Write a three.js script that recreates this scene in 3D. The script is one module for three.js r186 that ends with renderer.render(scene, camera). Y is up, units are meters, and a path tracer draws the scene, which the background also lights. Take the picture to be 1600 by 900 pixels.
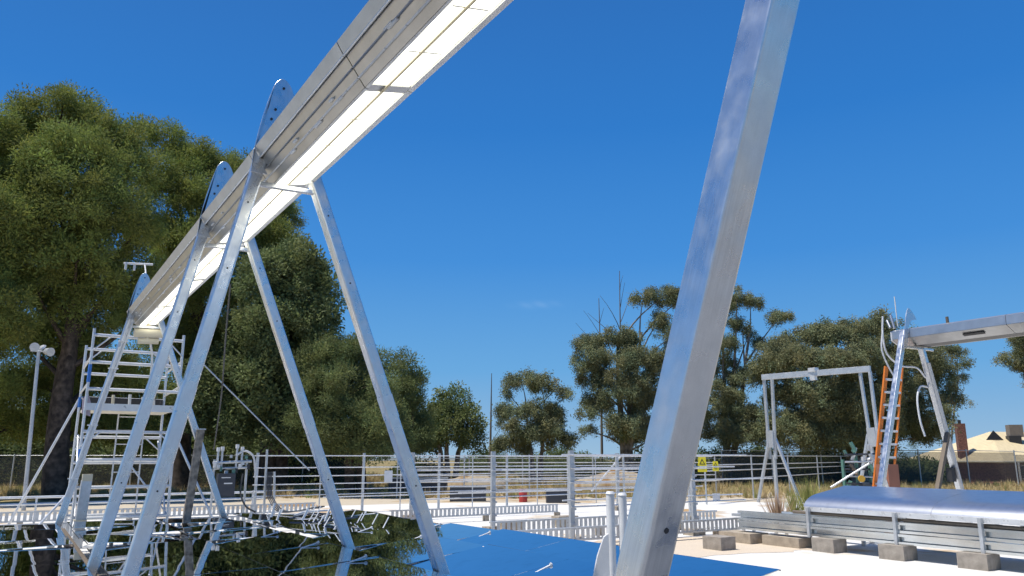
import * as THREE from 'three';
import { mergeGeometries, toCreasedNormals } from 'three/addons/utils/BufferGeometryUtils.js';
import { ImprovedNoise } from 'three/addons/math/ImprovedNoise.js';
import { RectAreaLightUniformsLib } from 'three/addons/lights/RectAreaLightUniformsLib.js';

// Axes: the solar collector runs along -z, x is across it, y is up; metres.
const R = Math.PI / 180, YAW = 32.4 * R;
const scene = new THREE.Scene();
const camera = new THREE.PerspectiveCamera(41.11, 16 / 9, 0.05, 3000);
camera.position.set(0, 1.55, 0);
camera.rotation.order = 'YXZ';
camera.rotation.set(12.45 * R, -YAW, 0);
scene.add(camera);

const renderer = new THREE.WebGLRenderer({ antialias: true });
renderer.toneMapping = THREE.LinearToneMapping;
renderer.toneMappingExposure = 1.07;
renderer.shadowMap.enabled = true;

// ---- sky: clear summer air, paler towards the horizon and round the sun
const SUN = new THREE.Vector3(-0.353, 0.929, -0.111).normalize();
const skyStops = [[-90, 0.30, 0.30, 0.28], [-1, 0.34, 0.42, 0.50], [0, 0.31, 0.48, 0.65], [3.7, 0.20, 0.41, 0.67], [6.2, 0.135, 0.372, 0.69], [14.4, 0.055, 0.256, 0.65], [24, 0.026, 0.184, 0.555], [33, 0.022, 0.150, 0.475], [55, 0.016, 0.110, 0.39], [90, 0.013, 0.092, 0.34]];
function skyColour(dx, dy, dz) {
  const e = Math.asin(Math.max(-1, Math.min(1, dy))) / R;
  let k = 0; while (k < skyStops.length - 2 && e > skyStops[k + 1][0]) k++;
  const a = skyStops[k], b = skyStops[k + 1], t = Math.min(1, Math.max(0, (e - a[0]) / (b[0] - a[0])));
  const c = [1, 2, 3].map(i => a[i] + (b[i] - a[i]) * t);
  const g = Math.acos(Math.min(1, dx * SUN.x + dy * SUN.y + dz * SUN.z)) / R;
  const m = e > 0 ? 0.9 * Math.exp(-g / 5) + 0.07 * Math.exp(-g / 26) : 0;
  // one faint wisp of high cloud low over the middle trees
  const wa = Math.atan2(dx, -dz) / R - 34.3, we = e - 11.2 - 0.02 * wa, w = Math.abs(wa) < 3 ? 0.05 * Math.exp(-wa * wa / 2.2 - we * we / 0.045) * (0.8 + 0.5 * Math.sin(wa * 5 + we * 9)) : 0;
  return [c[0] + m + w, c[1] + (m + w) * 0.97, c[2] + m * 0.9 + w * 0.7];
}
{
  const w = 2048, h = 1024, d = new Float32Array(w * h * 4);
  for (let j = 0; j < h; j++) for (let i = 0; i < w; i++) {
    const el = ((j + 0.5) / h - 0.5) * Math.PI, az = ((i + 0.5) / w - 0.5) * 2 * Math.PI;
    const c = skyColour(Math.cos(el) * Math.cos(az), Math.sin(el), Math.cos(el) * Math.sin(az));
    d.set([c[0], c[1], c[2], 1], (j * w + i) * 4);
  }
  const t = new THREE.DataTexture(d, w, h, THREE.RGBAFormat, THREE.FloatType);
  t.mapping = THREE.EquirectangularReflectionMapping; t.magFilter = t.minFilter = THREE.LinearFilter; t.needsUpdate = true;
  scene.background = t; scene.environment = t;
}
const sun = new THREE.DirectionalLight(new THREE.Color(1, 0.95, 0.87), 4.9);
sun.position.copy(SUN).multiplyScalar(80); sun.castShadow = true;
Object.assign(sun.shadow.camera, { left: -60, right: 60, top: 60, bottom: -60, near: 1, far: 220 });
sun.shadow.mapSize.set(4096, 4096);
scene.add(sun, sun.target);
RectAreaLightUniformsLib.init();

// ---- helpers
let seed = 7;
const rnd = () => { seed = (seed * 1664525 + 1013904223) >>> 0; return seed / 4294967296; };
const rr = (a, b) => a + (b - a) * rnd();
const V = (x, y, z) => new THREE.Vector3(x, y, z);
const L = (lat, dist) => [lat * Math.cos(YAW) + dist * Math.sin(YAW), lat * Math.sin(YAW) - dist * Math.cos(YAW)];   // metres sideways and away, seen from the standing point
const perlin = new ImprovedNoise();
const fbm = (x, y, o = 4) => { let s = 0, a = 0.5; for (let k = 0; k < o; k++) { s += a * perlin.noise(x, y, 3.7 + k * 9.1); x *= 2; y *= 2; a *= 0.5; } return s; };
// tiling noise on a unit square with n periods
function tile(u, v, n, o, z) {
  const f = (a, b) => { let s = 0, am = 0.5, p = n; for (let k = 0; k < o; k++) { s += am * perlin.noise(a * p, b * p, z + k * 5.3); p *= 2; am *= 0.5; } return s; };
  const bu = u * u * (3 - 2 * u), bv = v * v * (3 - 2 * v);
  return (f(u, v) * (1 - bu) + f(u - 1, v) * bu) * (1 - bv) + (f(u, v - 1) * (1 - bu) + f(u - 1, v - 1) * bu) * bv;
}
function tex(n, fn, srgb, metres) {
  const d = new Uint8Array(n * n * 4), q = x => Math.max(0, Math.min(255, Math.round(x * 255)));
  for (let j = 0; j < n; j++) for (let i = 0; i < n; i++) { const c = fn(i / n, j / n); d.set([q(c[0]), q(c[1] ?? c[0]), q(c[2] ?? c[0]), 255], (j * n + i) * 4); }
  const t = new THREE.DataTexture(d, n, n); t.wrapS = t.wrapT = THREE.RepeatWrapping; t.magFilter = THREE.LinearFilter; t.minFilter = THREE.LinearMipmapLinearFilter;
  if (srgb) t.colorSpace = THREE.SRGBColorSpace;
  t.repeat.set(1 / metres, 1 / metres); t.generateMipmaps = true; t.needsUpdate = true; return t;
}
const lin = (r, g, b) => new THREE.Color().setRGB(r, g, b);
const std = o => new THREE.MeshStandardMaterial(o);
const leafy = (r, g, b) => new THREE.MeshPhysicalMaterial({ color: lin(r, g, b), roughness: 0.95, transmission: 0.35, thickness: 0, specularIntensity: 0.4 });
const grain = tex(512, (u, v) => { const a = tile(u, v, 6, 5, 1), b = rnd(); return [0.93 + a * 0.14 + (b - 0.5) * 0.05]; }, true, 1.3);
const spangle = tex(512, (u, v) => { const a = tile(u, v, 14, 3, 8), b = tile(u, v, 3, 3, 2); return [0.92 + a * 0.09 + b * 0.10 + (rnd() - 0.5) * 0.04]; }, true, 0.9);
const streakT = tex(512, (u, v) => { const a = tile(u, v, 14, 3, 8), s = perlin.noise(u * 90, v * 3, 2.2) * (1 - Math.abs(2 * v - 1)), f = perlin.noise(u * 220, v * 9, 7.2) * (1 - Math.abs(2 * v - 1)); return [0.93 + a * 0.06 + s * 0.04 + f * 0.04 + (rnd() - 0.5) * 0.03]; }, true, 0.9);
const dustT = tex(512, (u, v) => { const a = tile(u, v, 3, 6, 41), b = tile(u, v, 24, 3, 47); return [0.94 + a * 0.10 + Math.min(0, b) * 0.12]; }, true, 2.9);
const roughT = tex(256, (u, v) => [0.72 + tile(u, v, 8, 4, 4) * 0.75], false, 0.8);
const waveT = tex(256, (u, v) => [0.5 + tile(u, v, 3, 2, 6) * 0.7], false, 2.6);
const wave2T = tex(256, (u, v) => [0.5 + tile(u, v, 4, 2, 16) * 0.7], false, 1.2);
const brushT = tex(256, (u, v) => [0.5 + tile(u, v, 20, 3, 11) * 0.8], false, 0.5);
const M = {
  strut: std({ color: lin(0.80, 0.82, 0.84), metalness: 0.9, roughness: 0.45, map: streakT, roughnessMap: roughT }),
  galv: std({ color: lin(0.62, 0.64, 0.65), metalness: 0.5, roughness: 0.55, map: spangle, roughnessMap: roughT }),
  channel: std({ color: lin(0.84, 0.88, 0.88), metalness: 0.92, roughness: 0.17, map: grain, bumpMap: waveT, bumpScale: 0.02 }),
  trough: std({ color: lin(0.74, 0.76, 0.79), metalness: 1, roughness: 0.33, map: dustT, bumpMap: waveT, bumpScale: 0.0012 }),
  alu: std({ color: lin(0.80, 0.81, 0.81), metalness: 0.35, roughness: 0.5, map: grain, roughnessMap: roughT }),
  hood: std({ color: lin(0.50, 0.50, 0.49), metalness: 0.9, roughness: 0.3, map: grain, bumpMap: waveT, bumpScale: 0.004 }),
  hoodTop: std({ color: lin(0.62, 0.63, 0.64), metalness: 0.95, roughness: 0.42, map: grain }),
  mirror: std({ color: lin(0.68, 0.73, 0.79), metalness: 1, roughness: 0.015, map: dustT, bumpMap: waveT, bumpScale: 0.0018 }),
  mirrorFar: std({ color: lin(0.70, 0.74, 0.78), metalness: 1, roughness: 0.015, map: dustT, bumpMap: waveT, bumpScale: 0.0019 }),
  pvc: std({ color: lin(0.90, 0.90, 0.90), roughness: 0.35, map: grain }),
  white: std({ color: lin(0.78, 0.78, 0.76), roughness: 0.5, map: grain }),
  cream: std({ color: lin(0.66, 0.60, 0.45), roughness: 0.6, map: grain }),
  block: std({ color: lin(0.42, 0.37, 0.31), roughness: 0.95, map: tex(256, (u, v) => [0.88 + tile(u, v, 5, 5, 3) * 0.3 + (rnd() - 0.5) * 0.12], true, 0.6), bumpMap: brushT, bumpScale: 0.0015 }),
  blockTan: std({ color: lin(0.50, 0.42, 0.32), roughness: 0.95, map: tex(256, (u, v) => [0.86 + tile(u, v, 5, 5, 9) * 0.35 + (rnd() - 0.5) * 0.14], true, 0.7) }),
  rust: std({ color: lin(0.20, 0.16, 0.12), metalness: 0.3, roughness: 0.6, map: grain }),
  timber: std({ color: lin(0.44, 0.37, 0.29), roughness: 0.85, map: tex(256, (u, v) => [0.75 + tile(u, v * 0.999, 4, 4, 5) * 0.6 + tile((u * 6) % 1, v, 4, 2, 15) * 0.35], true, 0.5) }),
  dark: std({ color: lin(0.03, 0.03, 0.032), roughness: 0.6 }),
  cabinet: std({ color: lin(0.045, 0.05, 0.06), roughness: 0.45, metalness: 0.2 }),
  cable: std({ color: lin(0.05, 0.05, 0.05), roughness: 0.6 }),
  hose: std({ color: lin(0.62, 0.62, 0.60), roughness: 0.5 }),
  orange: std({ color: lin(0.72, 0.20, 0.02), roughness: 0.5, map: grain }),
  yellow: std({ color: lin(0.78, 0.66, 0.03), roughness: 0.5 }),
  blue: std({ color: lin(0.04, 0.17, 0.50), roughness: 0.6 }),
  red: std({ color: lin(0.45, 0.05, 0.04), roughness: 0.6 }),
  green: std({ color: lin(0.10, 0.22, 0.17), roughness: 0.5, metalness: 0.1 }),
  lilac: std({ color: lin(0.45, 0.38, 0.42), roughness: 0.9 }),
  brick: std({ color: lin(0.30, 0.14, 0.11), roughness: 0.9, map: tex(256, (u, v) => [0.78 + tile(u, v, 16, 4, 22) * 0.6 + (rnd() - 0.5) * 0.12], true, 2) }),
  roof: std({ color: lin(0.74, 0.61, 0.37), roughness: 0.7, map: grain }),
  bark: std({ color: lin(0.16, 0.12, 0.09), roughness: 0.95, map: tex(256, (u, v) => [0.7 + tile(u, v, 10, 4, 5) * 0.9], true, 1.2) }),
  barkGum: std({ color: lin(0.44, 0.39, 0.34), roughness: 0.9, map: tex(256, (u, v) => [0.75 + tile(u, v, 6, 4, 12) * 0.8], true, 1.6) }),
  deadwood: std({ color: lin(0.17, 0.15, 0.13), roughness: 0.9 }),
  leafPine: leafy(0.215, 0.25, 0.06),
  leafBroad: leafy(0.17, 0.21, 0.08),
  leafGum: leafy(0.215, 0.23, 0.115),
  leafBush: leafy(0.165, 0.20, 0.07),
  straw: std({ color: lin(0.46, 0.36, 0.18), roughness: 0.95 }),
  weed: std({ color: lin(0.26, 0.27, 0.07), roughness: 0.9 }),
  weedDry: std({ color: lin(0.38, 0.25, 0.15), roughness: 0.95 }),
  meshThin: std({ color: lin(0.14, 0.14, 0.13), roughness: 0.9, transparent: true, opacity: 0.14 }),
  mesh: std({ color: lin(0.10, 0.105, 0.10), roughness: 0.9, transparent: true, opacity: 0.38 }),
};
// geometries: always non-indexed with position, normal, uv (uv in metres)
const fin = g => { const h = g.index ? g.toNonIndexed() : g; for (const k of Object.keys(h.attributes)) if (!['position', 'normal', 'uv'].includes(k)) h.deleteAttribute(k); return h; };
function bx(cx, cy, cz, sx, sy, sz) {
  const g = new THREE.BoxGeometry(sx, sy, sz), uv = g.attributes.uv, dims = [[sz, sy], [sz, sy], [sx, sz], [sx, sz], [sx, sy], [sx, sy]];
  for (let f = 0; f < 6; f++) for (let k = 0; k < 4; k++) { const i = f * 4 + k; uv.setXY(i, uv.getX(i) * dims[f][0] + cx, uv.getY(i) * dims[f][1] + cz); }
  return fin(g.translate(cx, cy, cz));
}
const UP = V(0, 1, 0);
function frameTo(g, p0, p1, ref) {      // turns a shape built along +z from the origin to run from p0 to p1
  const z = p1.clone().sub(p0).normalize(), y = ref.clone().addScaledVector(z, -ref.dot(z)).normalize(), x = y.clone().cross(z);
  return fin(g.applyMatrix4(new THREE.Matrix4().makeBasis(x, y, z).setPosition(p0)));
}
function bar(p0, p1, w, d = w, r = 0.12, ref) {   // square tube with rounded corners
  const a = w / 2, b = d / 2, q = Math.min(a, b) * r * 2, s = new THREE.Shape();
  s.moveTo(-a + q, -b); s.lineTo(a - q, -b); s.quadraticCurveTo(a, -b, a, -b + q); s.lineTo(a, b - q); s.quadraticCurveTo(a, b, a - q, b); s.lineTo(-a + q, b); s.quadraticCurveTo(-a, b, -a, b - q); s.lineTo(-a, -b + q); s.quadraticCurveTo(-a, -b, -a + q, -b);
  const len = p0.distanceTo(p1);
  const g = new THREE.ExtrudeGeometry(s, { depth: len, bevelEnabled: false, curveSegments: 3 });
  const n = g.attributes.position.count;
  const uv = g.attributes.uv, ps = g.attributes.position;
  for (let i = 0; i < n; i++) uv.setXY(i, ps.getX(i) + ps.getY(i) * 1.31, ps.getZ(i));
  return frameTo(g, p0, p1, ref ?? (Math.abs(p1.y - p0.y) > 0.9 * len ? V(0, 0, 1) : UP));
}
function rod(p0, p1, r, seg = 8, r2 = r) {
  const len = p0.distanceTo(p1), g = new THREE.CylinderGeometry(r2, r, len, seg, 1), uv = g.attributes.uv;
  for (let i = 0; i < uv.count; i++) uv.setXY(i, uv.getX(i) * 6.28 * r, uv.getY(i) * len);
  g.rotateX(Math.PI / 2).translate(0, 0, len / 2);
  return frameTo(g, p0, p1, Math.abs(p1.y - p0.y) > 0.9 * len ? V(0, 0, 1) : UP);
}
function pipe(pts, r, n = 20, seg = 7) { return fin(new THREE.TubeGeometry(new THREE.CatmullRomCurve3(pts.map(p => p.isVector3 ? p : V(...p))), n, r, seg)); }
function prism(pts, z0, z1, bevel = 0) {   // outline in x,y pushed along z
  const s = new THREE.Shape(pts.map(p => new THREE.Vector2(...p)));
  return fin(new THREE.ExtrudeGeometry(s, { depth: z1 - z0, bevelEnabled: bevel > 0, bevelSize: bevel, bevelThickness: bevel, bevelSegments: 1 }).translate(0, 0, z0));
}
function smooth(g) {                    // soft normals on extruded sheet metal, hard at its edges
  return fin(toCreasedNormals(g, 0.5));
}
const used = {};
function numbered(name) { const n = used[name] = (used[name] ?? -1) + 1; return n ? name + '_' + String(n).padStart(3, '0') : name; }
function obj(name, geos, mat, parent) {     // one mesh out of several world-space shapes, under parent
  const g = Array.isArray(geos) ? (geos.length > 1 ? mergeGeometries(geos) : geos[0]) : geos;
  let root = parent; while (root && root.parent && root.parent !== scene) root = root.parent;
  if (root) g.translate(-root.position.x, -root.position.y, -root.position.z);
  const m = new THREE.Mesh(g, mat); m.name = parent ? name : numbered(name); m.castShadow = m.receiveShadow = true;
  (parent ?? scene).add(m); return m;
}
function tag(o, label, category, group) { o.userData.label = label; o.userData.category = category; if (group) o.userData.group = group; return o; }
function thing(name, label, category, p = [0, 0, 0], group) {
  const g = new THREE.Group(); g.name = numbered(name); g.position.set(...p); scene.add(g); return tag(g, label, category, group);
}
function copy(o, p, label) { const c = o.clone(); c.name = numbered(o.name.replace(/_\d+$/, '')); c.position.set(...p); c.userData = { ...o.userData, label }; scene.add(c); return c; }
const structure = o => { o.userData.kind = 'structure'; return o; };

// ---- ground
const groundY = (x, z) => { const t = Math.max(0, Math.min(1, (x - 48) / 12)); return -1.0 * t * t * (3 - 2 * t); };
const paddockT = tex(1024, (u, v) => { const a = tile(u, v, 4, 6, 2), b = tile(u, v, 12, 4, 7), n = (rnd() - 0.5) * 0.14; const g = Math.max(0, Math.min(1, (b + 0.02) * 3)); return [0.78 + a * 0.35 + n - g * 0.16, 0.68 + a * 0.32 + n - g * 0.05, 0.46 + a * 0.3 + n - g * 0.08]; }, true, 17);
{
  const n = 150, S = 520, g = new THREE.PlaneGeometry(2 * S, 2 * S, n, n); g.rotateX(-Math.PI / 2).translate(30, 0, -80);
  const ps = g.attributes.position, uv = g.attributes.uv;
  for (let i = 0; i < ps.count; i++) { const x = ps.getX(i), z = ps.getZ(i); ps.setY(i, groundY(x, z) - 0.012); uv.setXY(i, x, z); }
  g.computeVertexNormals();
  structure(obj('ground', fin(g), std({ color: lin(0.62, 0.62, 0.62), roughness: 1, map: paddockT, bumpMap: brushT, bumpScale: 0.02 })));
}
const yardT = tex(1024, (u, v) => { const a = tile(u, v, 3, 6, 12), b = tile(u, v, 9, 5, 17), d = Math.max(0, Math.min(1, (a + b * 0.6 - 0.10) * 4)); const n = (rnd() - 0.5) * 0.1; return [0.93 + n - d * 0.17, 0.92 + n - d * 0.30, 0.90 + n - d * 0.46]; }, true, 9);
function sheet(name, pts, y, mat) {          // a flat irregular patch
  const s = new THREE.Shape(pts.map(p => new THREE.Vector2(p[0], -p[1])));
  const g = new THREE.ShapeGeometry(s); g.rotateX(-Math.PI / 2).translate(0, y, 0);
  const uv = g.attributes.uv, ps = g.attributes.position; for (let i = 0; i < ps.count; i++) uv.setXY(i, ps.getX(i), ps.getZ(i));
  return structure(obj(name, fin(g), mat));
}
function ragged(corners, step, amp) {
  const out = [];
  corners.forEach((a, i) => { const b = corners[(i + 1) % corners.length], n = Math.max(1, Math.round(Math.hypot(b[0] - a[0], b[1] - a[1]) / step)); for (let k = 0; k < n; k++) { const t = k / n, x = a[0] + (b[0] - a[0]) * t, z = a[1] + (b[1] - a[1]) * t; out.push([x + fbm(x * 0.4, z * 0.4) * amp, z + fbm(x * 0.4 + 40, z * 0.4) * amp]); } });
  return out;
}
sheet('sandy_verge', ragged([[-26, -22.5], [-2, -7.6], [12, 0.9], [30, 12], [34, -22], [14, -32], [-26, -36]], 0.9, 2.2), -0.006, std({ color: lin(0.60, 0.53, 0.42), roughness: 1, map: yardT, bumpMap: brushT, bumpScale: 0.012 }));
sheet('crushed_limestone_yard', ragged([[-14, -17], [0, -8], [12, -0.4], [26, 8], [28, -13], [21, -21], [12, -25], [-14, -26.5]], 0.7, 1.0), 0, std({ color: lin(0.80, 0.80, 0.79), roughness: 1, map: yardT, bumpMap: brushT, bumpScale: 0.012 }));
sheet('added_grey_apron', ragged([[-20, 14], [-20, -15], [-2, -4.5], [12, 2.4], [34, 14], [34, 34], [-20, 34]], 0.8, 0.8), -0.002, std({ color: lin(0.36, 0.36, 0.36), roughness: 1, map: tex(512, (u, v) => [0.8 + tile(u, v, 6, 5, 31) * 0.5 + (rnd() - 0.5) * 0.3], true, 2.4), bumpMap: brushT, bumpScale: 0.02 }));  // unseen grey ground, added so the strut's near face reflects neutral grey
sheet('sandy_patch', ragged([[8.4, -10.4], [10.4, -9.2], [12.4, -8.6], [13.4, -10.6], [11.0, -11.6], [8.6, -11.4]], 0.22, 2.2), 0.004, std({ color: lin(0.72, 0.62, 0.50), roughness: 1, map: yardT, bumpMap: brushT, bumpScale: 0.012 }));

// ---- the main collector: receiver trough overhead, its A-frames, the mirror rows below
const SEG = 2.263, Z0 = 0.05;                       // receiver segments run from z = Z0 to Z0 - 7 * SEG
const Z1 = Z0 - 7 * SEG;
M.paintedGlow = std({ color: lin(0.8, 0.8, 0.76), roughness: 0.3, emissive: lin(1, 0.97, 0.80), emissiveIntensity: 2.4, map: grain });  // emission painted in for sunlight focused by the mirrors; the aperture is no lamp
{
  const t = thing('solar_receiver', 'long silver solar receiver trough with blazing white underside crossing the sky', 'solar receiver', [1.86, 3.94, -7.9]);
  for (let k = 0; k < 7; k++) {
    const a = Z0 - k * SEG - 0.006, b = Z0 - (k + 1) * SEG + 0.006;
    const hood = obj('hood_panel', [prism([[1.685, 3.945], [1.70, 3.955], [1.566, 4.14], [1.548, 4.133]], b, a), prism([[2.035, 4.02], [2.19, 4.22], [2.178, 4.232], [2.02, 4.032]], b, a), prism([[1.566, 4.142], [1.62, 4.34], [2.12, 4.34], [2.178, 4.234], [2.1, 4.325], [1.635, 4.325], [1.58, 4.14]], b, a)], M.hood, t);
    obj('top_flange', [prism([[1.546, 4.136], [1.49, 4.22], [1.478, 4.213], [1.532, 4.128]], b, a), prism([[1.49, 4.22], [1.60, 4.32], [1.606, 4.314], [1.494, 4.212]], b, a)], M.hoodTop, t);
    const g = obj('painted_glow_panel', prism([[1.715, 3.957], [1.985, 4.012], [1.983, 4.02], [1.713, 3.965]], b + 0.05, a - 0.05), M.paintedGlow, t);
    obj('glass_rim', [bar(V(2.012, 4.012, b), V(2.012, 4.012, a), 0.04, 0.022), bar(V(1.70, 3.95, b), V(1.70, 3.95, a), 0.02, 0.014)], M.alu, t);
    obj('joint_plate', prism([[1.70, 3.945], [2.0, 4.006], [1.998, 4.012], [1.698, 3.951]], b - 0.055, b + 0.05), M.hoodTop, t);
    // small clips and bolt heads on the side sheet
    for (let j = 0; j < 5; j++) { const z = rr(b + 0.1, a - 0.1), s = rr(0.25, 0.85), x = 1.685 - 0.137 * s, y = 3.945 + 0.188 * s; obj('side_clip', bar(V(x - 0.006, y - 0.004, z), V(x - 0.006, y - 0.004, z + rr(0.03, 0.16)), 0.018, 0.012), M.alu, hood); }
    for (const s of [0.3, 0.62]) obj('stiffener', bar(V(1.685 - 0.137 * s - 0.006, 3.945 + 0.188 * s - 0.004, b), V(1.685 - 0.137 * s - 0.006, 3.945 + 0.188 * s - 0.004, a), 0.012, 0.007), s < 0.5 ? M.alu : M.hood, t);
    obj('absorber_tube', rod(V(1.815, 3.955, b), V(1.815, 3.955, a), 0.009, 8), M.cream, t);
    for (const f of [0.25, 0.5, 0.75]) obj('tube_clip', bar(V(1.735, 3.952, b + f * SEG), V(1.96, 3.998, b + f * SEG), 0.012, 0.006), M.hoodTop, t);
    obj('edge_bead', rod(V(1.53, 4.127, b), V(1.53, 4.127, a), 0.008, 6), M.alu, t);
  }
  obj('end_cap', prism([[1.69, 3.95], [2.03, 4.02], [2.18, 4.23], [2.12, 4.33], [1.62, 4.33], [1.5, 4.21]], Z1 - 0.03, Z1), M.hoodTop, t);
  obj('end_manifold', [rod(V(1.62, 3.80, Z1 + 0.25), V(2.1, 3.82, Z1 + 0.25), 0.085, 14), rod(V(1.70, 3.66, Z1 + 0.2), V(2.05, 3.68, Z1 + 0.2), 0.06, 12), rod(V(1.85, 3.98, Z1 + 0.25), V(1.85, 3.66, Z1 + 0.22), 0.04, 10)], M.cream, t);
  obj('drain_hose', pipe([[1.9, 3.7, Z1 + 0.2], [1.98, 3.4, Z1 + 0.1], [2.0, 3.0, Z1 + 0.05], [1.99, 2.55, Z1 + 0.05]], 0.02), M.hose, t);
  const l = new THREE.RectAreaLight(new THREE.Color(1, 0.97, 0.86), 1.0, 0.27, 15.4); l.position.set(1.86, 3.935, (Z0 + Z1) / 2); l.rotation.set(-Math.PI / 2, 0, 0); scene.add(l);  // added area light, stands for sunlight scattered down off the aperture
}
function aFrame(z, label, braces) {
  const t = thing('receiver_support_frame', label, 'support frame', [2.1, 0, z], 'A-frames carrying the main receiver');
  const W = 0.11, zr = V(0, 0, 1);
  const lt = V(1.545, 4.12, z), lb = V(0.69, 0.012, z), rt = V(2.03, 4.06, z), rb = V(3.63, 0.012, z);
  const on = (a, b, h) => a.clone().lerp(b, (a.y - h) / (a.y - b.y));
  const ll = obj('leg', bar(lb, lt, W, W, 0.14, zr), M.strut, t), rl = obj('leg', bar(rb, rt, W, W, 0.14, zr), M.strut, t);
  for (const [a, b, leg] of [[lt, lb, ll], [rt, rb, rl]]) {
    const c = on(a, b, 2.1), d = on(a, b, 1.9); obj('splice_collar', bar(d, c, W + 0.005, W + 0.005, 0.1, zr), M.strut, leg);
    for (const h of [1.3, 3.1, 3.7]) { const q = on(a, b, h); obj('bolt', rod(q.clone().add(V(0, 0, W / 2 - 0.002)), q.clone().add(V(0, 0, W / 2 + 0.004)), 0.008, 8), M.dark, leg); }
    obj('base_plate', bx(b.x, 0.008, z, 0.26, 0.016, 0.24), M.galv, t);
  }
  // fin-shaped head plate, rounded at its tip
  const s = new THREE.Shape(); s.moveTo(1.46, 3.98); s.lineTo(1.475, 4.2); s.quadraticCurveTo(1.52, 4.55, 1.61, 4.84); s.quadraticCurveTo(1.68, 4.98, 1.76, 4.84); s.lineTo(1.96, 4.36); s.lineTo(1.6, 4.36); s.lineTo(1.47, 4.2); s.lineTo(1.60, 3.98); s.closePath();
  const pl = obj('head_plate', fin(new THREE.ExtrudeGeometry(s, { depth: 0.012, bevelEnabled: true, bevelSize: 0.002, bevelThickness: 0.002, bevelSegments: 1 }).translate(0, 0, z + W / 2 + 0.002)), M.strut, t);
  for (const [x, y] of [[1.69, 4.82], [1.63, 4.6], [1.60, 4.5], [1.6, 4.4]]) obj('bolt', rod(V(x, y, z + W / 2 + 0.012), V(x, y, z + W / 2 + 0.024), 0.012, 8), M.dark, pl);
  obj('saddle', [bar(V(1.50, 3.90, z), V(2.1, 3.915, z), 0.05, 0.04)], M.strut, t);
  if (braces) for (const [a, b] of braces) obj('brace', rod(V(...a), V(...b), 0.016, 7), M.galv, t);
  return t;
}
aFrame(-6.6, 'nearest silver A-frame under the blazing receiver, its left leg crossing the other legs', null);
aFrame(-8.95, 'second silver A-frame under the blazing receiver, close behind the nearest one', null);
aFrame(-15.5, 'farthest silver A-frame carrying the low end of the receiver by the scaffold', null);
{ // sleeve tubes strapped to the far frame's left leg
  const t = thing('conduit_pair', 'pair of pale conduits strapped along the farthest A-frame leg', 'conduit', [1.2, 0, -15.38]);
  for (const dx of [0.0, 0.05]) obj('conduit', bar(V(0.73 + dx + 0.1, 0.9, -15.36), V(1.42 + dx + 0.1, 4.0, -15.36), 0.035, 0.035, 0.3), M.hose, t);
  for (const h of [1.2, 2.1, 3.1, 3.6]) { const x = 0.78 + (h - 0.9) * 0.2226; obj('strap', bx(x + 0.06, h, -15.36, 0.16, 0.02, 0.06), M.white, t); }
}
{ // the big strut close to the viewer, raking back under the near end of the receiver
  const at = h => V(1.520 + 0.0755 * h, h, -2.204 + 0.3145 * h), b = at(0.012), zr = V(0, 0, 1);
  const t = thing('raking_strut', 'large dull aluminium square strut slanting up in the foreground', 'strut', [b.x, 0, b.z]);
  const leg = obj('square_tube', bar(b, at(3.9), 0.113, 0.113, 0.09, zr), M.strut, t);
  obj('base_plate', bx(b.x, 0.008, b.z, 0.28, 0.016, 0.26), M.galv, t);
  const n = V(0, -0.3, 0.954), q = at(1.36).addScaledVector(n, 0.0555); obj('bolt_hole', rod(q.clone(), q.clone().addScaledVector(n, 0.003), 0.0085, 14), M.dark, leg);
  obj('head_saddle', bx(at(3.9).x + 0.04, 3.915, at(3.9).z, 0.3, 0.04, 0.2), M.strut, t);
}
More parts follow.
